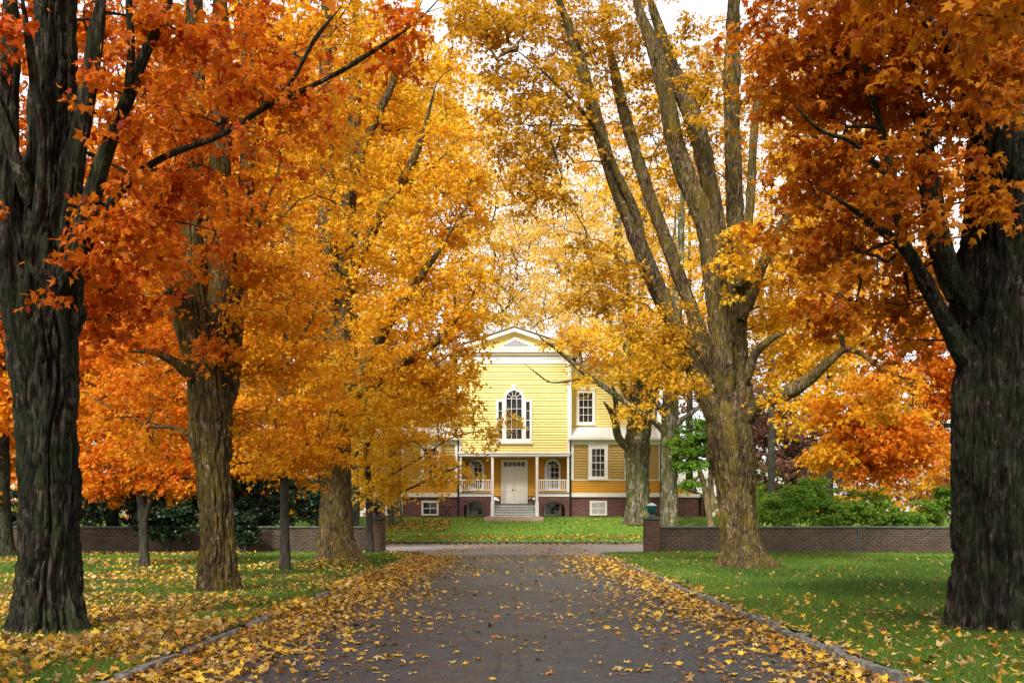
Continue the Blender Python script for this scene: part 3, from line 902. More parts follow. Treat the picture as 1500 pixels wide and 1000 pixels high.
def crown_leaves(att, out, pal, kind, per, sr, ls, r, flat=.45, tier=None, accent=.12):
    """sprays: a few flattened, drooping twiglets round each centre, leaves along them"""
    m = len(att); A, B, X = [np.array(c) for c in PAL[pal]]
    ntw = 5
    g = r.uniform(0, 2 * np.pi, (m, ntw)); tw = np.stack([np.cos(g), np.sin(g), r.normal(0, .30, (m, ntw))], -1)
    tw = unit(tw + .55 * out[:, None])
    s = np.repeat(np.arange(m), per); k = r.integers(0, ntw, len(s)); n = len(s)
    t = r.uniform(.08, 1, n) ** .8
    R = (sr * r.uniform(.7, 1.25, m))[s]
    d = tw[s, k]
    pos = att[s] + d * (t * R)[:, None] + r.normal(0, 1, (n, 3)) * (sr * .17) * (1, 1, .6)
    pos[:, 2] -= .28 * R * t ** 2
    nor = unit(V(0, 0, .55) + .35 * d + r.normal(0, .55, (n, 3)))
    tip = unit(d * .7 + V(0, 0, -.55) + r.normal(0, .45, (n, 3)))
    size = ls * r.uniform(.5, 1.38, n)
    low = noise3(att * .55 + 3.1)[s]; mixv = np.clip(low * 1.2 - .1 + r.normal(0, .25, m)[s] + r.normal(0, .18, n), 0, 1)[:, None]
    col = A * (1 - mixv) + B * mixv
    acc = (r.random(n) < accent)[:, None]
    col = np.where(acc, X, col) * r.uniform(.8, 1.12, (n, 1))
    return leaves(pos, nor, tip, size, col, kind, r)


NTREE = [0]
def tree(name, label, trunk, limbs=(), crown=(), pal='gold', bark='bark_warm', cat='tree', group=None, sides=64, step=.07, amp=.03, ridge=9.,
         flare=.5, kind=4, per=40, sr=.5, ls=.14, r0=.010, bsides=5, knobs=(), leafmat='leaf', lump=.10, ground=None, rmax=.12, accent=.12, pen=.22, crown_from=0.0):
    """trunk/limbs: (photo x, photo y, distance, half width in photo px); crown: (x, y, distance, rx, ry, rz, sprays[, palette[, leaf scale]])"""
    NTREE[0] += 1; sd = NTREE[0]; r = np.random.default_rng(1000 + sd)
    pt = [P(a, b, d) for a, b, d, h in trunk]; rd = [h / F * d for a, b, d, h in trunk]
    bx, by = pt[0][0], pt[0][1]
    g0 = float(gz(bx, by)) if ground is None else ground
    base = V(bx, by, g0)
    pt[0] = V(bx, by, g0 - .10)
    root = empty(name, tuple(base)); tag(root, label, cat, group)
    p, rr = resample(pt, rd, step)
    v, q, tp = bark_tube(p, rr, sides, amp, ridge, flare, sd, lump, knobs)
    mobj('trunk', raw_mesh('trunk', v - base, [q, tp], True), M[bark], root)
    hh = np.concatenate([[0], np.cumsum(np.linalg.norm(np.diff(p, axis=0), axis=1))])
    skel = [p[(hh >= min(hh[-1] * .55, 2.2))][::max(1, int(.35 / step))]]
    for lm in limbs:
        lp, lr = resample([P(a, b, d) for a, b, d, h in lm], [h / F * d for a, b, d, h in lm], step * 1.3)
        sl = np.arange(len(lr)) * step * 1.3
        lr = np.maximum(lr * (1 - .5 * np.exp(-sl / (1.2 * lr[0] + .02))) * (.22 + .78 * np.clip((sl[-1] - sl) / (.22 * sl[-1]), 0, 1)), .006)
        v, q, tp = bark_tube(lp, lr, max(8, int(sides * .33)), amp * .55, ridge * 1.2, 0, sd + len(skel), lump * .7)
        mobj('limb', raw_mesh('limb', v - base, [q, tp], True), M[bark], root)
        skel.append(lp[::max(1, int(.3 / (step * 1.3)))])
    skel = np.concatenate(skel)
    if not crown: return root
    att, pals, sc = [], [], []
    for c in crown:
        wpos = c[0] == 'w'                                # ('w', X, Y, Z, ...): centre given in metres
        ctr = V(*c[1:4]) if wpos else P(*c[:3])
        if wpos: c = c[1:]
        x, y, d, rx, ry, rz, n = c[:7]
        u = unit(r.normal(0, 1, (n, 3))) * (r.random((n, 1)) ** .42)
        a = ctr + u * (rx, ry, rz)
        lay = .75 if rz > 1.0 else .5
        a[:, 2] = np.round(a[:, 2] / lay) * lay + r.normal(0, .14, n) + .25 * (noise3(a * (.6, .6, 0) + sd) - .5)
        a = a[a[:, 2] > g0 + .45]
        att.append(a); pals += [c[7] if len(c) > 7 and c[7] else pal] * len(a); sc += [c[8] if len(c) > 8 else 1.0] * len(a)
    att = np.concatenate(att); pals = np.array(pals); sc = np.array(sc)
    pos, w, br = grow(skel, att, r, pen=pen)
    bv, bf = tubes(pos, w, br, bsides, r0, rmax)
    b_ = mobj('branches', raw_mesh('branches', bv - base, [bf], True), M[bark], root); b_['kind'] = 'stuff'
    cen = np.mean(skel, 0)
    out = unit((att - cen) * (1, 1, .35))
    VV, FF, CC, off = [], [], [], 0
    for pl in sorted(set(pals)):
        for s_ in sorted(set(sc)):
            mk = (pals == pl) & (sc == s_)
            if not mk.any(): continue
            kd = kind if s_ <= 1.35 else 2
            lv, lf, lc = crown_leaves(att[mk], out[mk], pl, kd, max(6, int(per / s_ ** 1.6)), sr * s_ ** .5, ls * s_, r, accent=accent)
            VV.append(lv - base); FF.append(lf + off); CC.append(lc); off += len(lv)
    c_ = mobj('crown', raw_mesh('crown', np.concatenate(VV), [np.concatenate(FF)], False, np.concatenate(CC)), M[leafmat], root); c_['kind'] = 'stuff'
    return root


ROW = 'old maples lining the drive'
# ---- left row, nearest first
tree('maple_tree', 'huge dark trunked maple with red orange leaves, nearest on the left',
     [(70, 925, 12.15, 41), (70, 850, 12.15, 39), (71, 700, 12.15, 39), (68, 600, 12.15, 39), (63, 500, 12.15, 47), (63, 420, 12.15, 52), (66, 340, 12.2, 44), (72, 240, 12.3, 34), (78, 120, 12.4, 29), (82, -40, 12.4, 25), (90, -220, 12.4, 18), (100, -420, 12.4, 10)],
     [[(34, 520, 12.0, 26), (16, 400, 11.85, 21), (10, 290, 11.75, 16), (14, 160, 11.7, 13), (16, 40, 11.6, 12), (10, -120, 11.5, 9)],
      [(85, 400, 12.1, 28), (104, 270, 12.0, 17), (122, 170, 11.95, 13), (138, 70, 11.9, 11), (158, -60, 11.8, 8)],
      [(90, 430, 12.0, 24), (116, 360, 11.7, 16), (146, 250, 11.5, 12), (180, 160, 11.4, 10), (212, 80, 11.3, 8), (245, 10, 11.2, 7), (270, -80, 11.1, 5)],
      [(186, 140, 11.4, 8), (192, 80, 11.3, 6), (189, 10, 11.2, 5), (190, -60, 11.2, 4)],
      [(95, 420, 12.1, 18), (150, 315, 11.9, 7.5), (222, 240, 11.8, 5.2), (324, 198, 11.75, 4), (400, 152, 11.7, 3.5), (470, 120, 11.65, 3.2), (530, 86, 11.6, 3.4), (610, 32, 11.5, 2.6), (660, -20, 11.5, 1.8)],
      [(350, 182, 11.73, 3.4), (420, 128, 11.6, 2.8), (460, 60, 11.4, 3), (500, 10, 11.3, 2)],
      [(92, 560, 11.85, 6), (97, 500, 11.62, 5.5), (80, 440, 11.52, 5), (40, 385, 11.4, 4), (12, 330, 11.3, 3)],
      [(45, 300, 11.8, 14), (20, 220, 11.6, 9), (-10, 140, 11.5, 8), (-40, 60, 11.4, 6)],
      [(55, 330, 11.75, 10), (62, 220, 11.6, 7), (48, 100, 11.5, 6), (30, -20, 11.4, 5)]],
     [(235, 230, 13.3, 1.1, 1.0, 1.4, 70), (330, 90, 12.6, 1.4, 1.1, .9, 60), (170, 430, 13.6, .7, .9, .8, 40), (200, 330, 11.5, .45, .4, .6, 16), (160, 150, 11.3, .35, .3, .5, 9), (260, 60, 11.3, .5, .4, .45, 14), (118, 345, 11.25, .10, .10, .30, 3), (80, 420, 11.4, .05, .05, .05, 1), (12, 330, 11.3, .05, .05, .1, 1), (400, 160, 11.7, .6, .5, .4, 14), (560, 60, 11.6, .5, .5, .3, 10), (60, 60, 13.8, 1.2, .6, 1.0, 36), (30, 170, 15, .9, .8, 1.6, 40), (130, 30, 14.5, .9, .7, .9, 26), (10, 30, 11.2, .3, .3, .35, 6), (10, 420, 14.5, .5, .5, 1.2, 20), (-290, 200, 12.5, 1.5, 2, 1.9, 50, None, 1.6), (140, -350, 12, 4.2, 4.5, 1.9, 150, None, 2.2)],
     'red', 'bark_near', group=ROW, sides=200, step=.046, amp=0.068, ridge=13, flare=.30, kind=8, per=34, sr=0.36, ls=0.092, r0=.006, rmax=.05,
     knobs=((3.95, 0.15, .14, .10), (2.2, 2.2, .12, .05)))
tree('maple_tree', 'tan and yellow barked maple, second of the left row, orange leaves',
     [(320, 865, 18.9, 24), (318, 800, 18.9, 22.5), (314, 700, 18.9, 24), (309, 640, 18.9, 29), (308, 580, 18.9, 30), (300, 515, 18.9, 25), (288, 440, 18.9, 18), (282, 330, 18.9, 15), (284, 200, 18.9, 14), (285, 60, 18.9, 14), (286, -80, 18.9, 10), (290, -220, 18.9, 6)],
     [[(290, 540, 18.8, 20), (262, 450, 18.6, 13), (240, 380, 18.4, 10), (212, 290, 18.2, 8), (190, 190, 18.0, 6), (170, 90, 17.9, 4)],
      [(318, 560, 18.9, 22), (322, 470, 19.0, 18), (318, 360, 19.1, 17), (322, 240, 19.2, 16), (326, 120, 19.2, 14), (322, 0, 19.3, 12), (320, -120, 19.3, 8)],
      [(330, 600, 19.1, 16), (340, 545, 19.3, 13), (350, 420, 19.5, 12), (362, 260, 19.6, 11), (364, 130, 19.6, 10), (362, 0, 19.6, 9), (362, -140, 19.6, 6)],
      [(290, 560, 18.7, 12), (255, 530, 18.4, 7), (222, 515, 18.2, 5), (186, 516, 18.0, 3)],
      [(335, 470, 19.0, 8), (352, 420, 18.7, 6), (370, 350, 18.4, 5), (405, 260, 18.0, 3)]],
     [(300, 330, 20.2, 1.8, 1.2, 1.7, 120), (235, 500, 20.3, 1.2, 1.0, 1.2, 70), (430, 190, 19.3, 1.7, 1.6, 1.9, 110, 'amber'), (290, 70, 20.4, 2.3, 1.3, 1.6, 90), (400, 460, 18.6, .95, 1.3, 1.7, 90, 'amber'), (345, 330, 17.8, .55, .6, 1.0, 34), (250, 400, 17.8, .5, .5, .5, 18), (250, 150, 17.8, .6, .5, .9, 22), (190, 610, 20.8, 1.1, 1.3, .8, 40), (385, 620, 19.6, .6, .9, .7, 30, 'amber'), (480, 60, 18.8, 1.5, 1.6, 1.2, 55, 'amber'), (320, 500, 18.1, .25, .2, .4, 8), (300, -140, 18.9, 4, 4, 2.0, 90, None, 2.2)],
     'orange', 'bark_warm', group=ROW, sides=110, step=.055, amp=0.052, ridge=12, flare=.38, kind=4, per=36, sr=0.42, ls=0.1, r0=.007, rmax=.06)
tree('maple_tree', 'broad maple with golden foliage behind the slender grey sapling',
     [(494, 820, 32.4, 25), (493, 760, 32.4, 22), (493, 690, 32.4, 21), (492, 620, 32.4, 22), (490, 540, 32.4, 19), (484, 440, 32.4, 15), (480, 330, 32.4, 13), (479, 220, 32.4, 11), (478, 60, 32.4, 9), (478, -80, 32.4, 6)],
     [[(496, 560, 32.3, 16), (512, 420, 32.0, 9), (555, 320, 31.5, 8), (608, 228, 31.0, 6), (640, 120, 30.7, 4)],
      [(496, 500, 32.4, 14), (508, 350, 32.6, 10), (518, 200, 32.7, 10), (520, 80, 32.8, 8), (522, -40, 32.8, 6)],
      [(500, 330, 32.5, 9), (530, 222, 32.0, 7), (575, 120, 31.5, 6), (600, 20, 31.2, 4)],
      [(500, 610, 32.2, 13), (560, 490, 31.0, 8), (614, 408, 30.3, 6), (648, 360, 30.0, 4), (672, 318, 29.9, 2.4)],
      [(490, 600, 32.6, 13), (450, 480, 33.0, 8), (425, 350, 33.4, 7), (410, 200, 33.6, 5)],
      [(505, 590, 32.0, 11), (570, 545, 30.8, 7), (640, 500, 29.8, 5), (690, 440, 29.2, 3)]],
     [(560, 330, 31.5, 2.8, 2.4, 2.8, 170), (615, 470, 30.8, 1.9, 2.2, 2.0, 120), (530, 560, 31, 2.1, 2.2, 1.6, 105), (480, 210, 33.4, 3.0, 2.4, 2.8, 150, 'amber'), (595, 120, 32.8, 2.6, 2.4, 2.2, 130), (435, 430, 32.4, 2.0, 2.2, 3.0, 105, 'amber'), (655, 280, 31.5, 1.3, 1.8, 2.2, 90), (450, 640, 31.7, 1.6, 1.8, .9, 46, 'amber'), (690, 400, 29.8, .7, 1.2, 1.2, 26), (685, 470, 29.8, .7, 1.0, .6, 18), (645, 560, 31, 1.2, 1.2, .9, 40), (700, 250, 31, .6, 1, 1.4, 18), (500, -60, 32.5, 4.5, 4, 2.5, 80, None, 1.8)],
     'gold', 'bark_warm', group=ROW, sides=72, step=.09, amp=.03, ridge=8, flare=.5, kind=4, per=46, sr=0.6, ls=0.125, r0=.009, rmax=.10)
tree('young_maple', 'slender grey stemmed young maple with orange crown between the second and third maples',
     [(418, 835, 26.2, 7.5), (417, 780, 26.2, 6.5), (416, 690, 26.2, 6), (415, 600, 26.2, 5.5), (418, 500, 26.2, 4.5), (425, 410, 26.2, 3), (432, 330, 26.2, 2)],
     [[(416, 640, 26.2, 3.5), (385, 590, 26.0, 2.5), (350, 560, 25.8, 1.6)], [(416, 690, 26.2, 3), (450, 650, 25.9, 2.2), (480, 630, 25.7, 1.4)], [(418, 520, 26.2, 3), (455, 470, 26.0, 2.2), (480, 400, 25.8, 1.4)], [(415, 700, 26.1, 3), (380, 690, 25.8, 2), (350, 680, 25.5, 1.2)]],
     [(415, 560, 26.2, 1.6, 1.6, 2.2, 140), (420, 655, 26.0, 1.5, 1.5, .8, 80), (425, 420, 26.4, 1.1, 1.2, 1.3, 50)],
     'amber', 'bark_grey', group='young trees on the left lawn', sides=32, step=.1, amp=.004, ridge=6, flare=.25, kind=4, per=46, sr=.48, ls=0.115, r0=.006, rmax=.04)
tree('young_maple', 'slender yellow leaved tree beside the dark urn, boughs reaching toward the house',
     [(542, 807, 38.6, 6), (541, 770, 38.6, 5), (540, 720, 38.6, 5), (537, 670, 38.6, 4), (535, 600, 38.6, 3), (540, 540, 38.6, 2)],
     [[(541, 745, 38.6, 3), (570, 728, 38.3, 1.8), (610, 711, 37.8, 1.5), (650, 692, 37.3, 1.2), (690, 676, 36.9, .9), (725, 662, 36.5, .6)],
      [(540, 715, 38.6, 3), (575, 694, 38.2, 1.6), (620, 668, 37.8, 1.2), (660, 642, 37.4, 1.0), (705, 630, 37.0, .8), (748, 617, 36.6, .5)],
      [(538, 735, 38.6, 3), (505, 700, 38.4, 2.2), (480, 690, 38.2, 1.5)], [(536, 660, 38.6, 3), (560, 600, 38.2, 2), (600, 550, 38.0, 1.4)]],
     [(600, 630, 38.0, 2.1, 1.6, 1.5, 110), (545, 650, 38.6, 1.6, 1.7, 1.9, 90), (665, 610, 37.4, 1.0, .9, .7, 30), (640, 690, 37.5, 1.0, .9, .6, 32), (560, 710, 38.2, 1.2, 1.2, .6, 40), (712, 645, 36.8, .45, .4, .25, 9), (745, 615, 36.6, .35, .3, .16, 6), (610, 560, 38.0, 1.8, 1.4, 1.0, 60, 'gold'), (685, 690, 36.9, .4, .4, .25, 7), (690, 560, 37.2, .6, .6, .4, 10)],
     'yellow', 'bark_grey', group='young trees on the left lawn', sides=28, step=.12, amp=.004, ridge=6, flare=.3, kind=4, per=34, sr=0.46, ls=0.125, r0=.006, rmax=.04)
tree('young_maple', 'small forked maple with low tiered orange red leaves before the shaded wall',
     [(212, 830, 28, 7), (211, 790, 28, 6), (209, 750, 28, 6), (202, 715, 28, 4), (192, 670, 28, 3), (185, 620, 28, 2)],
     [[(210, 770, 28, 5), (222, 730, 27.9, 4), (240, 690, 27.8, 3), (255, 640, 27.7, 2)], [(204, 725, 28, 3), (170, 690, 27.7, 2), (140, 680, 27.5, 1.3)], [(228, 715, 27.9, 3), (265, 700, 27.5, 2), (290, 700, 27.2, 1.2)]],
     [(200, 650, 28.3, 1.9, 1.6, 1.0, 110), (255, 690, 27.6, 1.0, 1.1, .55, 42), (145, 700, 27.8, .9, 1.0, .5, 30), (200, 580, 28.4, 1.5, 1.5, .8, 55)],
     'orange', 'bark_grey', group='young trees on the left lawn', sides=28, step=.1, amp=.006, ridge=7, flare=.3, kind=4, per=46, sr=.46, ls=0.115, r0=.006, rmax=.04)
tree('maple_tree', 'dark trunk at the left picture edge in front of the wall',
     [(4, 815, 35.2, 15), (3, 760, 35.2, 13), (0, 650, 35.2, 12), (-2, 500, 35.2, 10), (0, 300, 35.2, 8), (0, 100, 35.2, 5)], [],
     [(20, 560, 35, 3.4, 3, 3.2, 120), (120, 480, 36, 3.2, 3, 3, 90), (40, 300, 35, 4, 3, 4, 100)],
     'orange', 'bark_near', sides=36, step=.15, amp=.02, ridge=7, flare=.4, kind=2, per=44, sr=.75, ls=.23, r0=.012)
# ---- right row
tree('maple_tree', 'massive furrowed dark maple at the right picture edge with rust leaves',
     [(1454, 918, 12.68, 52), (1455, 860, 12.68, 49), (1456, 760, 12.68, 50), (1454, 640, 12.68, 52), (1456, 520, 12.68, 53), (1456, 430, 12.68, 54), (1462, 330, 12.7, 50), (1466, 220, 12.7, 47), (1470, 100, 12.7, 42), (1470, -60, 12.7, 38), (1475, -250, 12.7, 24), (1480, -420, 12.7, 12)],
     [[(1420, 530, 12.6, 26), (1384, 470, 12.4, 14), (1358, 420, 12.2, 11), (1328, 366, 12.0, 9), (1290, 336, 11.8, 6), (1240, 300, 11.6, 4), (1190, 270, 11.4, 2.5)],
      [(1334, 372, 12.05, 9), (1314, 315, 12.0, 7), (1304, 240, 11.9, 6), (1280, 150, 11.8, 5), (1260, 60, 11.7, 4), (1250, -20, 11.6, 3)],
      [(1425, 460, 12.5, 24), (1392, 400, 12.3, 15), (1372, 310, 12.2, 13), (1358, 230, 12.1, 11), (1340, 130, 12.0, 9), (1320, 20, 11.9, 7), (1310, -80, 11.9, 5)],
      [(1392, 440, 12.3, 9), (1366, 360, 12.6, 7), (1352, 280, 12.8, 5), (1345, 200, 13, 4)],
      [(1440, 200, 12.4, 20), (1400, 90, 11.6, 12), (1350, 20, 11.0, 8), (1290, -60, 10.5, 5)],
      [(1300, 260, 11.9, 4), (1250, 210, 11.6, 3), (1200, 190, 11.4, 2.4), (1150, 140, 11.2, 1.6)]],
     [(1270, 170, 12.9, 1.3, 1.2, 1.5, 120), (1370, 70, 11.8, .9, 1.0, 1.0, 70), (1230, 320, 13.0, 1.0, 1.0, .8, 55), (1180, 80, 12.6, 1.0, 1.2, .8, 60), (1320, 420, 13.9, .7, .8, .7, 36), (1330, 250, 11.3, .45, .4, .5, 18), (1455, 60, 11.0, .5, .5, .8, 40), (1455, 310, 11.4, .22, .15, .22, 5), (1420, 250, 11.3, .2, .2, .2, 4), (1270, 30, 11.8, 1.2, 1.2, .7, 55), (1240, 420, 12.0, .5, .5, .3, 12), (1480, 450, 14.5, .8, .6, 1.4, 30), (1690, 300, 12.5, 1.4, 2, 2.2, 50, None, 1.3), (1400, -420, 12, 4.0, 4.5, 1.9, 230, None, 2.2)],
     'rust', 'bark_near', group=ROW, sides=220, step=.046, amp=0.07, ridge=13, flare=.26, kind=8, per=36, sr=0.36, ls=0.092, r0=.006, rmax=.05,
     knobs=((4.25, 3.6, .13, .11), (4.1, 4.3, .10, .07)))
tree('maple_tree', 'many stemmed maple with gold leaves and one low bent bough right of drive',
     [(1086, 830, 28, 29), (1082, 790, 28, 27), (1079, 730, 28, 26), (1075, 680, 28, 31), (1070, 630, 28, 35), (1073, 595, 28, 30), (1078, 530, 28.3, 15), (1082, 430, 28.4, 13), (1078, 330, 28.5, 12), (1074, 220, 28.5, 11), (1072, 100, 28.4, 11), (1076, -30, 28.4, 7)],
     [[(1052, 620, 27.9, 22), (1030, 570, 27.8, 14), (1000, 500, 27.6, 13), (982, 462, 27.5, 12.5), (946, 384, 27.3, 12), (920, 315, 27.2, 11.5), (896, 250, 27.1, 11), (866, 150, 27.0, 10), (840, 60, 26.9, 8.5), (818, 0, 26.8, 7.5), (795, -80, 26.8, 5)],
      [(1064, 590, 27.8, 22), (1058, 520, 27.6, 17), (1046, 400, 27.5, 17), (1034, 330, 27.4, 16), (1006, 260, 27.3, 15), (990, 210, 27.2, 13), (964, 90, 27.1, 11), (935, 10, 27.0, 9), (915, -70, 27.0, 6)],
      [(1050, 560, 28.2, 14), (1014, 455, 28.4, 10), (985, 380, 28.5, 10), (960, 310, 28.6, 9.5), (924, 200, 28.7, 8.5), (895, 80, 28.8, 7.5), (878, -20, 28.8, 6)],
      [(1072, 560, 28.1, 15), (1064, 450, 28.1, 12), (1050, 330, 28.1, 12), (1024, 200, 28.2, 13), (985, 100, 28.3, 11), (952, 0, 28.4, 8), (930, -70, 28.4, 5)],
      [(1090, 620, 27.8, 20), (1112, 590, 27.5, 12), (1150, 577, 27.2, 11), (1185, 556, 27.0, 9.5), (1214, 530, 26.8, 7.5), (1238, 512, 26.7, 5), (1262, 518, 26.5, 3.6), (1300, 545, 26.2, 3.5), (1345, 558, 26.0, 2.2)],
      [(1092, 560, 27.8, 10), (1105, 520, 27.5, 7), (1124, 500, 27.3, 5.5), (1150, 488, 27.0, 4)],
      [(1085, 470, 28.1, 13), (1120, 380, 28.4, 8), (1158, 312, 28.7, 7), (1195, 270, 29, 6), (1220, 180, 29.2, 5), (1235, 60, 29.4, 4)],
      [(1082, 420, 27.9, 10), (1098, 300, 27.7, 7), (1105, 190, 27.5, 6), (1120, 80, 27.4, 5), (1130, -30, 27.4, 3.5)],
      [(946, 370, 27.3, 7), (930, 310, 27.0, 6), (905, 255, 26.7, 5), (880, 200, 26.4, 4), (850, 160, 26.0, 3), (800, 110, 25.6, 2), (740, 60, 25.3, 1.4)],
      [(1236, 510, 26.7, 5), (1226, 460, 26.5, 4), (1240, 410, 26.2, 3)]],
     [(795, 170, 26.8, 1.7, 1.7, 1.7, 115), (885, 410, 27.3, 1.1, 1.2, 1.1, 42), (965, 500, 26.9, 1.0, 1.1, 1.0, 46), (945, 110, 28.9, 2.2, 1.2, 2.4, 85), (1100, 150, 29.6, 2.4, 1.4, 2.6, 105, 'gold'), (1165, 380, 27.8, 1.7, 1.6, 1.6, 105, 'gold'), (1200, 460, 28.2, 1.8, 1.3, 1.2, 75, 'gold'), (1085, 360, 26.3, .55, .4, 1.2, 22, 'gold'), (745, 40, 25.8, 1.2, 1.4, .8, 50), (1230, 250, 28.6, 1.8, 2.0, 2.2, 100, 'gold'), (1000, 555, 26.2, .6, .6, .4, 10), (790, 280, 26.3, .9, 1.0, .7, 30), (850, 40, 27.6, 1.7, 1.4, 1.1, 70), (690, 20, 26.2, 1.0, 1.2, .6, 24), (1290, 575, 26.5, 1.0, .9, .7, 34, 'amber'), (1160, 600, 26.6, .8, .5, .25, 10, 'gold'), (1235, 480, 26.6, .7, .5, .35, 12, 'gold'), (1165, 530, 28.4, 1.2, .5, .6, 30, 'gold'), (1020, 120, 26.3, .5, .4, 1.2, 16), (1000, -150, 27.5, 6.0, 4, 2.4, 110, None, 1.3), (1000, 260, 30.5, 2.2, .8, 2.4, 45, 'gold'), (1130, 470, 30, 1.4, .7, 1.6, 40, 'gold')],
     'olive', 'bark_warm', group=ROW, sides=96, step=.07, amp=0.06, ridge=9, flare=.55, kind=4, per=44, sr=0.52, ls=0.115, r0=.008, rmax=.08,
     knobs=((3.25, 3.2, .18, .14), (2.9, 4.4, .15, .08)))
tree('maple_tree', 'stout mossy forked trunk on the bank right before the yellow wing',
     [(934, 761, 61, 18), (934, 735, 61, 17), (933, 700, 61, 17), (934, 650, 61, 18), (938, 600, 61, 17), (936, 560, 61, 13), (926, 500, 61, 10), (915, 420, 61, 8), (905, 330, 61, 6), (900, 240, 61, 4)],
     [[(922, 660, 60.8, 8), (906, 640, 60.5, 6), (899, 610, 60.4, 5), (884, 588, 60.2, 4.2)], [(902, 622, 60.4, 5), (902, 590, 60.5, 4), (896, 560, 60.5, 2.6)], [(945, 610, 61, 11), (960, 560, 61, 9), (972, 490, 61.2, 7), (985, 400, 61.4, 5), (990, 300, 61.4, 3)],
      [(926, 600, 60.8, 7), (912, 560, 60.6, 5), (895, 480, 60.4, 4), (870, 400, 60.2, 3), (850, 300, 60, 2)], [(936, 540, 61, 8), (940, 440, 61, 6), (944, 330, 61, 4), (940, 240, 61, 3)]],
     [(880, 400, 60.5, 4.2, 3.5, 3.5, 120, 'pale'), (930, 480, 60, 3.2, 3, 2.5, 90, 'yellow'), (960, 330, 61, 4, 3.5, 3.5, 80), (830, 330, 60, 3, 3, 3, 55, 'pale')],
     'yellow', 'bark_moss', group='mossy maples on the bank', sides=56, step=.13, amp=.06, ridge=4, flare=.3, kind=2, per=40, sr=.85, ls=.17, r0=.013, rmax=.12)
tree('maple_tree', 'mossy green trunk behind the teal urn, one bough arching toward the gable',
     [(979, 771, 58.5, 13), (980, 740, 58.5, 12.5), (981, 690, 58.5, 12.5), (981, 640, 58.5, 13), (982, 600, 58.5, 12), (985, 560, 58.5, 10), (990, 480, 58.5, 8), (996, 380, 58.5, 6), (1000, 280, 58.5, 4)],
     [[(976, 640, 58.3, 7), (966, 624, 58, 5), (928, 597, 57.5, 4.2), (890, 570, 57, 4), (862, 551, 56.7, 3.6), (815, 511, 56.2, 3), (792, 495, 56, 2.5), (778, 470, 55.8, 1.6)],
      [(984, 628, 58.4, 7), (998, 615, 58.2, 4.6), (1021, 598, 58, 3.4), (1045, 570, 57.8, 2)], [(975, 610, 58.4, 7), (955, 580, 58, 5), (930, 550, 57.6, 4), (915, 510, 57.2, 3), (905, 450, 57, 2)],
      [(862, 551, 56.7, 2.2), (845, 556, 56.4, 1.8), (808, 560, 56, 1.6), (788, 548, 55.8, 1.2), (765, 530, 55.6, .8)], [(986, 580, 58.6, 6), (1010, 500, 59, 5), (1030, 420, 59.2, 3.5), (1040, 330, 59.4, 2)]],
     [(900, 520, 57.3, 2.2, 2, 1.4, 65), (850, 500, 56.5, 2.0, 1.8, .9, 55), (960, 540, 57.5, 2.0, 2, 1.6, 55), (990, 450, 58.5, 3, 3, 3, 75, 'gold'), (820, 450, 57, 2.2, 2, 2.0, 45, 'pale'), (850, 555, 56.5, .8, .6, .4, 10), (1040, 520, 58.5, 2, 2, 2, 40, 'gold'), (930, 600, 57.5, 1.5, 1, .6, 16)],
     'yellow', 'bark_moss', group='mossy maples on the bank', sides=48, step=.12, amp=.05, ridge=4, flare=.25, kind=2, per=44, sr=.75, ls=.16, r0=.012, rmax=.1)
# ---- behind the walls and the house
BG = 'trees beyond the walls'
def bgtree(label, x, d, w, top, crown, pal, bark='bark_near', lean=0, **kw):
    g = float(gz((x - CX) / F * d, d)); yb = HY + (CAMH - g) / d * F
    a = dict(sides=24, step=.25, amp=.02, ridge=5, flare=.35, kind=2, per=56, sr=.95, ls=.235, r0=.014, rmax=.12, bsides=3, group=BG); a.update(kw)
    return tree(a.pop('name', 'background_tree'), label, [(x, yb, d, w), (x, yb - .3 * (yb - top), d, w * .8), (x + lean * .5, yb - .65 * (yb - top), d, w * .5), (x + lean, top, d, w * .2)], (), crown, pal, bark, **a)
bgtree('tall orange maple behind the wall between the first two left trunks', 165, 47, 9, 150, [(170, 520, 46, 4, 3.5, 4.5, 150), (190, 300, 47, 4.5, 4, 4.5, 110), (260, 620, 45, 3, 3, 2.2, 70), (100, 640, 46, 3, 3, 2.2, 70)], 'orange')
bgtree('orange amber maple behind the wall left of the slender sapling', 370, 50, 8, 150, [(370, 520, 49, 4, 3.5, 4, 140, 'amber'), (370, 300, 50, 4.5, 4, 5, 120, 'amber'), (340, 680, 48, 3, 3, 1.6, 70)], 'orange')
bgtree('orange red maple glimpsed behind the wall at the far left', 40, 52, 8, 200, [(40, 560, 51, 5, 4, 4.5, 130), (30, 330, 52, 5, 4, 4.5, 90)], 'orange')
bgtree('tall amber maple behind the wall filling the gap right of the second trunk', 300, 42.5, 8, 120, [(300, 480, 42.5, 3.6, 1.8, 4, 120, 'amber'), (300, 250, 43, 4, 3, 4.5, 110), (420, 130, 44, 4, 3, 3.5, 90, 'amber')], 'orange')
bgtree('golden maple behind the wall hidden by the third trunk', 520, 47, 7, 100, [(500, 560, 47, 3.2, 3, 3.4, 100), (520, 320, 47, 4.4, 3, 5, 120), (600, 180, 47, 4, 3, 4, 100, 'yellow')], 'gold')
bgtree('wide gold tree on the far side of the court behind the third maple', 470, 60, 6, 150, [(480, 420, 60, 5, 3, 6, 130), (440, 200, 60, 6, 3, 6, 120, 'amber'), (560, 180, 60, 5, 3, 6, 120)], 'gold', 'bark_grey')
bgtree('tall orange tree far behind the second trunk', 250, 62, 6, 150, [(250, 420, 62, 6, 3, 7, 130), (300, 180, 62, 6, 3, 6, 110, 'amber'), (120, 300, 62, 6, 3, 7, 110)], 'orange')
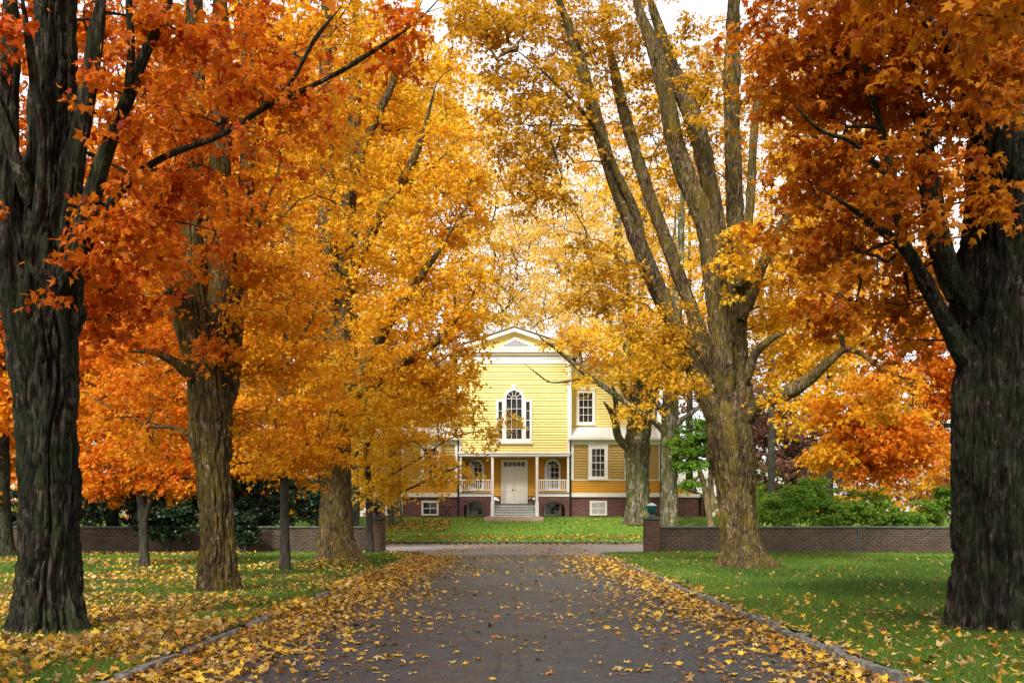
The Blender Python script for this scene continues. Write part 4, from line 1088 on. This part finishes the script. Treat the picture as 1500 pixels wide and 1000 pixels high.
bgtree('golden tree rising behind the left wing of the house', 600, 84, 6, 330, [(610, 440, 84, 6, 5, 6, 110, 'yellow'), (560, 300, 84, 6, 5, 7, 90), (660, 330, 85, 5, 5, 6, 60, 'pale')], 'yellow', 'bark_grey', per=24, ls=.30, sr=1.1)
bgtree('thin pale gold tree behind the house seen above the gable', 735, 90, 4, 450, [(725, 410, 90, 4.5, 4, 6, 200), (775, 340, 90, 5, 4, 7, 190), (705, 230, 90, 4.5, 4, 7, 130), (740, 460, 89, 3.5, 2, 2, 50)], 'pale', 'bark_grey', per=34, ls=.21, sr=1.1)
bgtree('half bare pale tree behind the house right of the gable', 850, 88, 5, 420, [(850, 410, 88, 5, 4, 6, 170), (900, 300, 88, 5, 4, 6, 140), (810, 260, 88, 5, 4, 7, 150)], 'pale', 'bark_grey', per=32, ls=.21, sr=1.1)
bgtree('old leaning dark trunk with yellow leaves left of the brick base', 579, 60.5, 9, 430, [(570, 600, 60, 2.8, 2.5, 2.5, 70), (530, 680, 60, 2.2, 2, 1.4, 40)], 'yellow', 'bark_moss', lean=-10, per=26)
bgtree('plum leaved copper beech beyond the bright green bushes', 1165, 72, 8, 560, [(1165, 650, 71, 4.2, 3.5, 3.6, 150), (1110, 620, 72, 3, 3, 3, 70)], 'plum', per=46, ls=.26)
bgtree('wide orange maple behind the right wall, boughs hanging over green bushes', 1425, 46, 10, 200, [(1310, 640, 45, 2.6, 2.4, 1.9, 150), (1250, 590, 45, 2.2, 2.2, 1.3, 70, 'amber'), (1340, 480, 46, 3.6, 3, 3, 120), (1400, 300, 46, 4, 3, 4, 90), (1480, 620, 46, 2.5, 2.4, 2.8, 70), (1385, 560, 47, 1.8, 1.6, 2.6, 70), (1220, 665, 45.5, 1.0, 1.2, .7, 26, 'gold')], 'orange', per=44, ls=.22, sr=.8, kind=4)
bgtree('gold and orange maple behind the wall, right of the bent bough', 1215, 56, 6, 300, [(1200, 520, 55, 3.0, 3, 3, 75, 'gold'), (1260, 380, 56, 4, 3, 4.5, 90, 'amber')], 'gold', per=34)
bgtree('tall gold maple on the bank glimpsed between the many stems', 1010, 72, 6, 260, [(985, 330, 72, 5, 3, 6, 130), (940, 180, 72, 6, 3, 5.5, 110), (1020, 480, 72, 3, 3, 3, 40)], 'gold', 'bark_grey', per=60, ls=.20)
bgtree('tall yellow maple beyond the wall behind the bent bough', 1130, 64, 6, 220, [(1130, 420, 64, 4, 3, 5, 120), (1150, 220, 64, 5, 3, 5, 110, 'gold')], 'yellow', 'bark_grey', per=60, ls=.20)
bgtree('distant pale brown tree right of the mossy trunks', 1075, 95, 5, 480, [(1060, 590, 95, 5, 4, 4, 90), (1120, 520, 95, 6, 4, 5, 70)], 'plum', 'bark_grey', per=26, ls=.3, sr=1.2)
for lb, x, d, pl, cr in (('distant amber tree low between copper beech and right trunk', 1290, 88, 'amber', [(1290, 680, 88, 6, 4, 4, 120)]),
        ('distant plum brown tree behind the orange maple at right', 1400, 92, 'plum', [(1400, 660, 92, 7, 4, 5, 130)]), ('distant muted tree at the far right edge behind the wall', 1500, 84, 'rust', [(1490, 660, 84, 6, 4, 5, 120)]),
        ('distant green tree low behind the green bushes', 1130, 90, 'green', [(1130, 715, 90, 5, 4, 2.6, 90)]), ('distant orange tree low behind the wall at far left', 90, 80, 'orange', [(90, 670, 80, 6, 4, 4, 110)]), ('distant amber tree low behind the second trunk', 270, 84, 'amber', [(270, 680, 84, 6, 4, 4, 110)]), ('distant olive tree low behind the third maple', 470, 88, 'olive', [(460, 680, 88, 6, 4, 4, 110)])):
    bgtree(lb, x, d, 4, 600, cr, pl, per=34, ls=.34, sr=1.2)
tree('maple_tree', 'maple added beside the camera for shade, its dark leaves overhanging the top right corner',  # added to shade the foreground; most of its crown is out of view
     [(2600, 1165, 5, 160), (2600, 700, 5, 150), (2590, 200, 5, 150), (2580, -400, 5, 120), (2560, -1400, 5, 70)], [[(2590, 100, 5, 80), (2300, -500, 5.2, 60), (1900, -900, 5.6, 30), (1500, -1100, 6, 14)]],
     [(1400, -60, 7.8, .9, .7, .55, 46), (1700, -150, 6.5, 1.2, 1.2, 1.0, 30), ('w', 2.6, 4.0, 10.0, 4.5, 5.5, 1.9, 300, None, 2.2), ('w', 6.5, 3, 8.5, 3.5, 6, 2.5, 200, None, 2.2), ('w', 3, -5, 9, 5, 5, 3, 200, None, 2.4)], 'rust', 'bark_near', sides=40, step=.12, amp=.03, flare=.3, kind=8, per=34, sr=.32, ls=.092, r0=.006, rmax=.05)
tree('maple_tree', 'unseen maple added beside the camera at left to shade the near drive',  # out of view, put in so its canopy darkens the foreground
     [(-1100, 1165, 5, 160), (-1100, 700, 5, 150), (-1090, 200, 5, 150), (-1080, -400, 5, 120), (-1060, -1400, 5, 70)], [[(-1090, 100, 5, 80), (-800, -500, 5.2, 60), (-400, -900, 5.6, 30), (0, -1100, 6, 14)]],
     [('w', -2.8, 4.0, 10.2, 4.5, 5.5, 1.9, 240, None, 2.2), ('w', -6.5, 3, 8.5, 3.5, 6, 2.5, 180, None, 2.2), ('w', -3.5, -5, 9, 5, 5, 3, 200, None, 2.4)], 'red', 'bark_near', sides=40, step=.12, amp=.03, flare=.3, kind=2, per=26, sr=.3, ls=.12, r0=.006, rmax=.05)
wr = np.random.default_rng(77)
wa = np.stack([wr.uniform(-75, 85, 900), wr.uniform(96, 112, 900), 1.6 + wr.random(900) ** 1.3 * 6.5], 1)
hgt = 3.0 + 4.5 * noise3(wa * (.09, 0, 0) + 5)
wa = wa[(wa[:, 2] - 1.3 < hgt)]
VV, FF, CC, off = [], [], [], 0
for q, pl in enumerate(('plum', 'olive', 'green')):
    s_ = wa[(np.floor(noise3(wa * (.07, .07, 0) + 31) * 2.99) == q)]
    if len(s_) == 0: continue
    lv, lf, lc = crown_leaves(s_, unit(wr.normal(0, 1, s_.shape)), pl, 2, 40, 1.5, .50, wr)
    VV.append(lv); FF.append(lf + off); CC.append(lc); off += len(lv)
tag(mobj('distant_woods', raw_mesh('distant_woods', np.concatenate(VV), [np.concatenate(FF)], False, np.concatenate(CC)), M['leaf']), 'far low belt of muted woodland behind the house and garden', 'woods', kind='stuff')
# green ones
tree('green_maple', 'green laceleaf maple with tan stems beside the brick extension',
     [(1043, 764, 57, 5), (1036, 735, 57, 4.5), (1028, 700, 57, 4), (1016, 665, 57, 3), (1006, 640, 57, 2)],
     [[(1044, 750, 57.1, 4), (1042, 710, 57.1, 3.5), (1044, 660, 57.2, 2.5), (1050, 625, 57.3, 1.6)], [(1036, 735, 57, 3), (1040, 690, 56.8, 2.5), (1030, 650, 56.7, 1.6)]],
     [(1020, 670, 57, 1.5, 1.4, 1.1, 90), (1040, 640, 57.2, 1.5, 1.4, 1.2, 80), (1005, 645, 57.5, 1.0, 1, .8, 40), (1013, 705, 56.8, .6, .6, .5, 14)],
     'green', 'bark_gold', sides=20, step=.15, amp=.01, ridge=5, flare=.2, kind=2, per=36, sr=.45, ls=.16, r0=.008, cat='tree')
GB = 'green bushes behind the right wall'
def bush(label, x, d, crown, pal='green', **kw):
    g = float(gz((x - CX) / F * d, d)); yb = HY + (CAMH - g) / d * F
    a = dict(sides=14, step=.12, amp=.006, ridge=5, flare=.2, kind=2, per=60, sr=.30, ls=.095, r0=.006, bsides=4, rmax=.03, group=GB, cat='bush'); a.update(kw)
    nm = a.pop('name', 'green_bush')
    ym = yb - 26
    return tree(nm, label, [(x, yb, d, 3), (x + 2, (yb + ym) / 2, d, 2.6), (x, ym, d, 2)],
                [[(x, yb - 8, d, 2), (x - 18, ym - 2, d - .2, 1.6), (x - 34, ym - 14, d - .3, 1)], [(x, yb - 10, d, 2), (x + 18, ym - 4, d + .2, 1.6), (x + 32, ym - 14, d + .2, 1)]], crown, pal, 'bark_near', **a)
bush('bright green tiered bush nearest the thick maple, behind the wall', 1150, 42.5, [(1160, 738, 42.5, 1.0, .7, .50, 85), (1128, 750, 42.0, .6, .6, .40, 40), (1150, 765, 41.5, .8, .5, .25, 40)])
bush('tallest light green bush above the wall under orange leaves', 1200, 44.5, [(1190, 720, 44.5, .95, .8, .35, 70), (1205, 745, 44, 1.0, .7, .5, 70)])
bush('low rounded green bush drooping over the wall coping', 1255, 42.0, [(1248, 750, 42, .8, .7, .42, 70), (1215, 765, 41.3, .5, .5, .22, 30)])
bush('darker green bush at the right end, partly under the orange maple', 1310, 41.5, [(1305, 757, 41.2, .95, .6, .40, 75), (1340, 768, 41.0, .5, .6, .22, 30)])
bush('green bush low beside the right trunk, behind wall and orange boughs', 1360, 42.5, [(1362, 750, 42.5, .5, .6, .4, 34)])
bush('bluish green shrub peeping between wall and dark right trunk', 1388, 43.5, [(1390, 735, 43.5, .5, .6, .7, 55)])
bush('pale green bush standing behind the tallest green bush', 1265, 50, [(1270, 735, 50, 1.2, .9, .8, 50)])
bush('mid green bush far behind the wall beside the thick maple', 1115, 52, [(1112, 742, 52, 1.0, .9, .9, 70)])
SH = 'dark evergreen shrubs along the shaded wall'
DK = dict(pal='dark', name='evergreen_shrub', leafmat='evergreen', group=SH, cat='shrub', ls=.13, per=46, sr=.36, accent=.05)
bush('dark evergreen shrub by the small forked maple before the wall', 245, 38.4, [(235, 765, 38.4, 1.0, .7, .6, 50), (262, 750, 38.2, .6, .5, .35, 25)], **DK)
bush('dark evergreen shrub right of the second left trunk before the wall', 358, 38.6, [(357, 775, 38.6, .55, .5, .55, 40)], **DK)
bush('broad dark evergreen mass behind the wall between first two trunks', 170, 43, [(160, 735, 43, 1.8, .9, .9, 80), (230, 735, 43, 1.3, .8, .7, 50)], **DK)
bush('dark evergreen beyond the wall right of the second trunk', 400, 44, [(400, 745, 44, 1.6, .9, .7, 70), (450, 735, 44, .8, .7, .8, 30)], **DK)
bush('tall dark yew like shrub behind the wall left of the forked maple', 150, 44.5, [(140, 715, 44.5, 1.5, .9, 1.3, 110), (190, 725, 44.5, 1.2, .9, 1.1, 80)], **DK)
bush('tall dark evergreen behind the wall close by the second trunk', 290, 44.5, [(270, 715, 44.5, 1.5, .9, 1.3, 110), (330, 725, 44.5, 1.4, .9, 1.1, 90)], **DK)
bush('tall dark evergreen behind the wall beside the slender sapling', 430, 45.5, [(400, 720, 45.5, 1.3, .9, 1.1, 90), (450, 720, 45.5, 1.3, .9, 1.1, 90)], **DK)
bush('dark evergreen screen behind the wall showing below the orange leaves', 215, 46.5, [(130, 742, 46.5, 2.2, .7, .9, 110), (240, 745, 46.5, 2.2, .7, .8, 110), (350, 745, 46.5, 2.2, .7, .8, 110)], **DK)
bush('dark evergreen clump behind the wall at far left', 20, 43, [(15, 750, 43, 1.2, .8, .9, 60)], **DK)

# ------------------------------------------------------------------ grass
def in_view(x, y, m=1.15):
    return np.abs(x) < (.515 * y) * m + 2.0
def lawn_points(n_per, y0, y1, r):
    out = []
    for sg in (-1, 1):
        xmax = .515 * y1 * 1.12 + 2.4
        a = (xmax - 3.3) * (y1 - y0)
        n = int(a * n_per)
        x = r.uniform(3.3, xmax, n); y = r.uniform(y0, y1, n)
        ok = (x > lawn_edge(y) + .03) & in_view(x, y)
        out.append(np.stack([sg * x[ok], y[ok]], 1))
    return np.concatenate(out)
def blades(xy, h, wd, r, tint, zoff=0):
    n = len(xy); x, y = xy[:, 0], xy[:, 1]
    z = gz(x, y) - .008 + zoff
    g = r.uniform(0, 2 * np.pi, n); hh = h * r.uniform(.5, 1.35, n)
    lean = r.normal(0, .38, (n, 2)) * hh[:, None]
    p = np.stack([x, y, z], 1); dx = np.stack([np.cos(g), np.sin(g), g * 0], 1) * (wd * r.uniform(.6, 1.3, n))[:, None] * .5
    tip = p + np.stack([lean[:, 0], lean[:, 1], hh], 1)
    v = np.stack([p - dx, p + dx, tip], 1).reshape(-1, 3)
    f = np.arange(3 * n).reshape(-1, 3)
    k = np.clip(noise3(np.stack([x * .5, y * .5, x * 0], 1)) + r.normal(0, .22, n), 0, 1)[:, None]
    a, b = np.array(tint[0]), np.array(tint[1])
    c = a * (1 - k) + b * k
    dry = (r.random(n) < .07)[:, None]
    c = np.where(dry, np.array((.22, .20, .06)), c)
    return v, f, np.repeat(c, 3, 0)
gr = np.random.default_rng(5)
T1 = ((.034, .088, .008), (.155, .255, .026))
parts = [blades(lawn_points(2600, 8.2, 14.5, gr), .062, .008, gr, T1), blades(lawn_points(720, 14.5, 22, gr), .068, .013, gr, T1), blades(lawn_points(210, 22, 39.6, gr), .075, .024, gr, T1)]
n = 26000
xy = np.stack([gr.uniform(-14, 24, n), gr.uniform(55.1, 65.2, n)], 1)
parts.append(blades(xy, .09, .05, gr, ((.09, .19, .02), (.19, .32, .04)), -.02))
off = 0; VV, FF, CC = [], [], []
for v, f, c in parts: VV.append(v); FF.append(f + off); CC.append(c); off += len(v)
tag(mobj('grass', raw_mesh('grass', np.concatenate(VV), [np.concatenate(FF)], False, np.concatenate(CC)), M['grass']), 'short green grass blades covering the lawns', 'grass', kind='stuff')

# ------------------------------------------------------------------ fallen leaves
FC = np.array([(.56, .33, .025), (.66, .43, .045), (.48, .24, .022), (.33, .18, .06), (.50, .35, .14), (.20, .10, .035), (.50, .16, .015), (.09, .045, .02)])
FW = np.array([.20, .12, .13, .20, .15, .13, .03, .04])
def litter(xy, z, r, size, kind, pitch=.35):
    n = len(xy)
    pos = np.column_stack([xy, z]); g = r.uniform(0, 2 * np.pi, n)
    nor = unit(V(0, 0, 1) + r.normal(0, pitch, (n, 3))); nor *= np.where(r.random(n) < .35, -1, 1)[:, None]
    tip = np.stack([np.cos(g), np.sin(g), g * 0], 1)
    col = FC[r.choice(len(FC), n, p=FW)] * r.uniform(.75, 1.15, (n, 1))
    v, f, c = leaves(pos, nor, tip, size * r.uniform(.6, 1.25, n), col, kind, r, (-.6, 1.6))
    return v, f, c
lr = np.random.default_rng(11)
def thin(xy, prob): return xy[lr.random(len(xy)) < prob]
def rect(n, x0, x1, y0, y1): return np.stack([lr.uniform(x0, x1, n), lr.uniform(y0, y1, n)], 1)
LP = []
def put(xy, z, size, kind, pitch=.35): LP.append(litter(xy, z, lr, size, kind, pitch))
def clump(xy, s=.5): return noise3(np.column_stack([xy * s, xy[:, 0] * 0 + 2]))
# left lawn: thick carpet near, thinning beyond twenty metres
xy = rect(88000, -15, -3.5, 8, 24); xy = xy[in_view(xy[:, 0], xy[:, 1], 1.1)]
dens = np.clip(1.25 - sstep(12.5, 19, xy[:, 1]) * 1.1, .12, 1) * np.clip(clump(xy, .75) * 3.4 - .75, .08, 1)
xy = thin(xy, dens); k_ = xy[:, 1] < 13.5
for q_, kd_ in ((xy[k_], 8), (xy[~k_], 4)): put(q_, gz(q_[:, 0], q_[:, 1]) + lr.uniform(.012, .055, len(q_)), .080, kd_, .55)
# matted brown fragments underneath
BR = FC.copy(); FC = np.array([(.20, .11, .045), (.28, .16, .06), (.13, .07, .03), (.34, .22, .09), (.10, .055, .025), (.24, .12, .04), (.30, .14, .03), (.06, .035, .018)])
q_ = rect(26000, -15, -3.5, 8, 21); q_ = q_[in_view(q_[:, 0], q_[:, 1], 1.1)]; q_ = thin(q_, np.clip(1.2 - sstep(12, 20, q_[:, 1]), .1, 1) * np.clip(clump(q_, .75) * 3.4 - .75, .1, 1))
put(q_, gz(q_[:, 0], q_[:, 1]) + lr.uniform(.004, .03, len(q_)), .055, 2, .6)
n = 9000; y = lr.uniform(8, 32, n); sg = np.where(lr.random(n) < .62, -1, 1); u = lr.exponential(.42, n)
q_ = np.column_stack([sg * (kerb_x(y) - u), y])[u < 2.2]; put(q_, .016 + lr.uniform(0, .008, len(q_)), .045, 2, .35)
q_ = rect(3500, -3.2, 3.2, 8, 40); put(q_, .0165 + 0 * q_[:, 0], .035, 2, .3)
FC = BR
xy = rect(13000, -22, -3.5, 22, 39.5); xy = xy[in_view(xy[:, 0], xy[:, 1], 1.1)]
xy = thin(xy, np.clip(clump(xy, .35) * 2.4 - .75, .05, 1)); put(xy, gz(xy[:, 0], xy[:, 1]) + .05, .10, 2, .5)
# drift against the left kerb, lying on the road
n = 12500; y = lr.uniform(8, 38, n); e = kerb_x(y); u = lr.exponential(.45, n)
xy = np.column_stack([-e + u - .08, y]); xy = xy[u < 2.4]
put(xy, lr.uniform(.012, .06, len(xy)) * np.exp(-(xy[:, 0] + 3.4).clip(0) * .8) + .018, .082, 8, .35)
n = 2600; y = lr.uniform(8, 36, n); e = lawn_edge(y)
xy = np.column_stack([-e + .05 + lr.normal(0, .13, n), y]); xy = xy[clump(xy, .45) > .36]
put(xy, .13 + lr.uniform(-.01, .025, len(xy)), .10, 8, .35)
n = 420; y = lr.uniform(8, 36, n); xy = np.column_stack([lawn_edge(y) - .02 + lr.normal(0, .10, n), y]); put(xy, .135 + 0 * y, .09, 8, .3)
# thinner drift along the right kerb
n = 4300; y = lr.uniform(8, 38, n); u = lr.exponential(.50, n)
xy = np.column_stack([kerb_x(y) - u + .02, y]); xy = xy[u < 2.2]
put(xy, .022 + lr.uniform(0, .03, len(xy)), .082, 8, .35)
# right lawn
xy = rect(24000, 3.5, 22, 8, 39); xy = xy[in_view(xy[:, 0], xy[:, 1], 1.1)]
dens = np.clip(1 - sstep(10.5, 19, xy[:, 1]) * .88, .10, 1) * np.clip(clump(xy, .6) * 2.8 - .6, .10, 1)
xy = thin(xy, dens); put(xy, gz(xy[:, 0], xy[:, 1]) + lr.uniform(.02, .055, len(xy)), .085, 4, .5)
# middle and far part of the road (the nearest ones are laid singly below)
n = 9500; xy = rect(n, -3.3, 3.3, 14.5, 54)
xy = thin(xy, np.clip(clump(xy * (1, .6), .8) * 2.4 - .6, .08, 1) * (.35 + .65 * np.abs(xy[:, 0]) / 3.5)); put(xy, .026 + 0 * xy[:, 0], .09, 4, .3)
xy = rect(900, -9, 9, 53.2, 54.6); put(xy, .03 + 0 * xy[:, 0], .12, 2, .2)
# on the bank: a strip by the stones and a patch at the left
xy = rect(1500, -9.5, 9.5, 55.1, 56.8); put(xy, gz(xy[:, 0], xy[:, 1]) + .05, .13, 2, .4)
xy = rect(1500, -8.5, -3.8, 58, 62.5); put(xy, gz(xy[:, 0], xy[:, 1]) + .05, .14, 2, .4)
xy = rect(900, -9, 12, 56, 63); put(xy, gz(xy[:, 0], xy[:, 1]) + .05, .12, 2, .4)
off = 0; VV, FF, CC = [], [], []
for v, f, c in LP: VV.append(v); FF.append(f + off); CC.append(c); off += len(v)
tag(mobj('fallen_leaves', raw_mesh('fallen_leaves', np.concatenate(VV), [np.concatenate(FF)], False, np.concatenate(CC)), M['litter']), 'carpet of yellow and tan fallen leaves on lawns and drive edges', 'leaves', kind='stuff')

# single leaves on the near driveway
KN = [('bright yellow', FC[1]), ('deep yellow', FC[0]), ('pale tan', FC[4]), ('brown', FC[5]), ('orange', FC[6])]
var = []
for nm, c in KN:
    row = []
    for k in range(4):
        r = np.random.default_rng(60 + k)
        tv, tf = LEAF[8]; v = tv.copy(); v[:, 2] = v[:, 2] * (-1.5 + k) * 1.1 + r.normal(0, .04, len(v)); v[:, 1] -= .45
        v[:, 2] -= v[:, 2].min()
        st = np.array([(.012, -.45, .03), (-.012, -.45, .03), (.02, -.85, .02)])
        me = raw_mesh('fallen_leaf', np.concatenate([v, st]), [np.concatenate([tf, [(10, 11, 12)]])], False, np.tile(c, (13, 1)))
        me.materials.append(M['litter']); row.append(me)
    var.append(row)
cnt = 0
while cnt < 300:
    y = 8.6 + 6.4 * lr.random() ** 1.0; x = lr.uniform(-3.0, 3.1)
    q = np.array([[x, y]])
    if lr.random() > (.25 + .75 * abs(x) / 3.3) * np.clip(clump(q, .9)[0] * 2.2 - .35, .12, 1): continue
    k = lr.choice(5, p=[.3, .3, .2, .1, .1])
    o = bpy.data.objects.new('fallen_leaf', var[k][lr.integers(4)])
    s = lr.uniform(.06, .118); o.scale = (s, s, s * lr.uniform(.5, 1.3)); o.location = (x, y, .0135)
    o.rotation_euler = (lr.normal(0, .08), lr.normal(0, .08), lr.uniform(0, 6.28))
    side = 'left side' if x < -1.2 else ('right side' if x > 1.3 else 'middle')
    row = 'closest to the camera' if y < 10.4 else ('a little further up' if y < 12.6 else 'well ahead')
    tag(o, 'single %s fallen maple leaf on the drive, %s, %s' % (KN[k][0], side, row), 'leaf', 'fallen leaves lying singly on the driveway'); link(o); cnt += 1
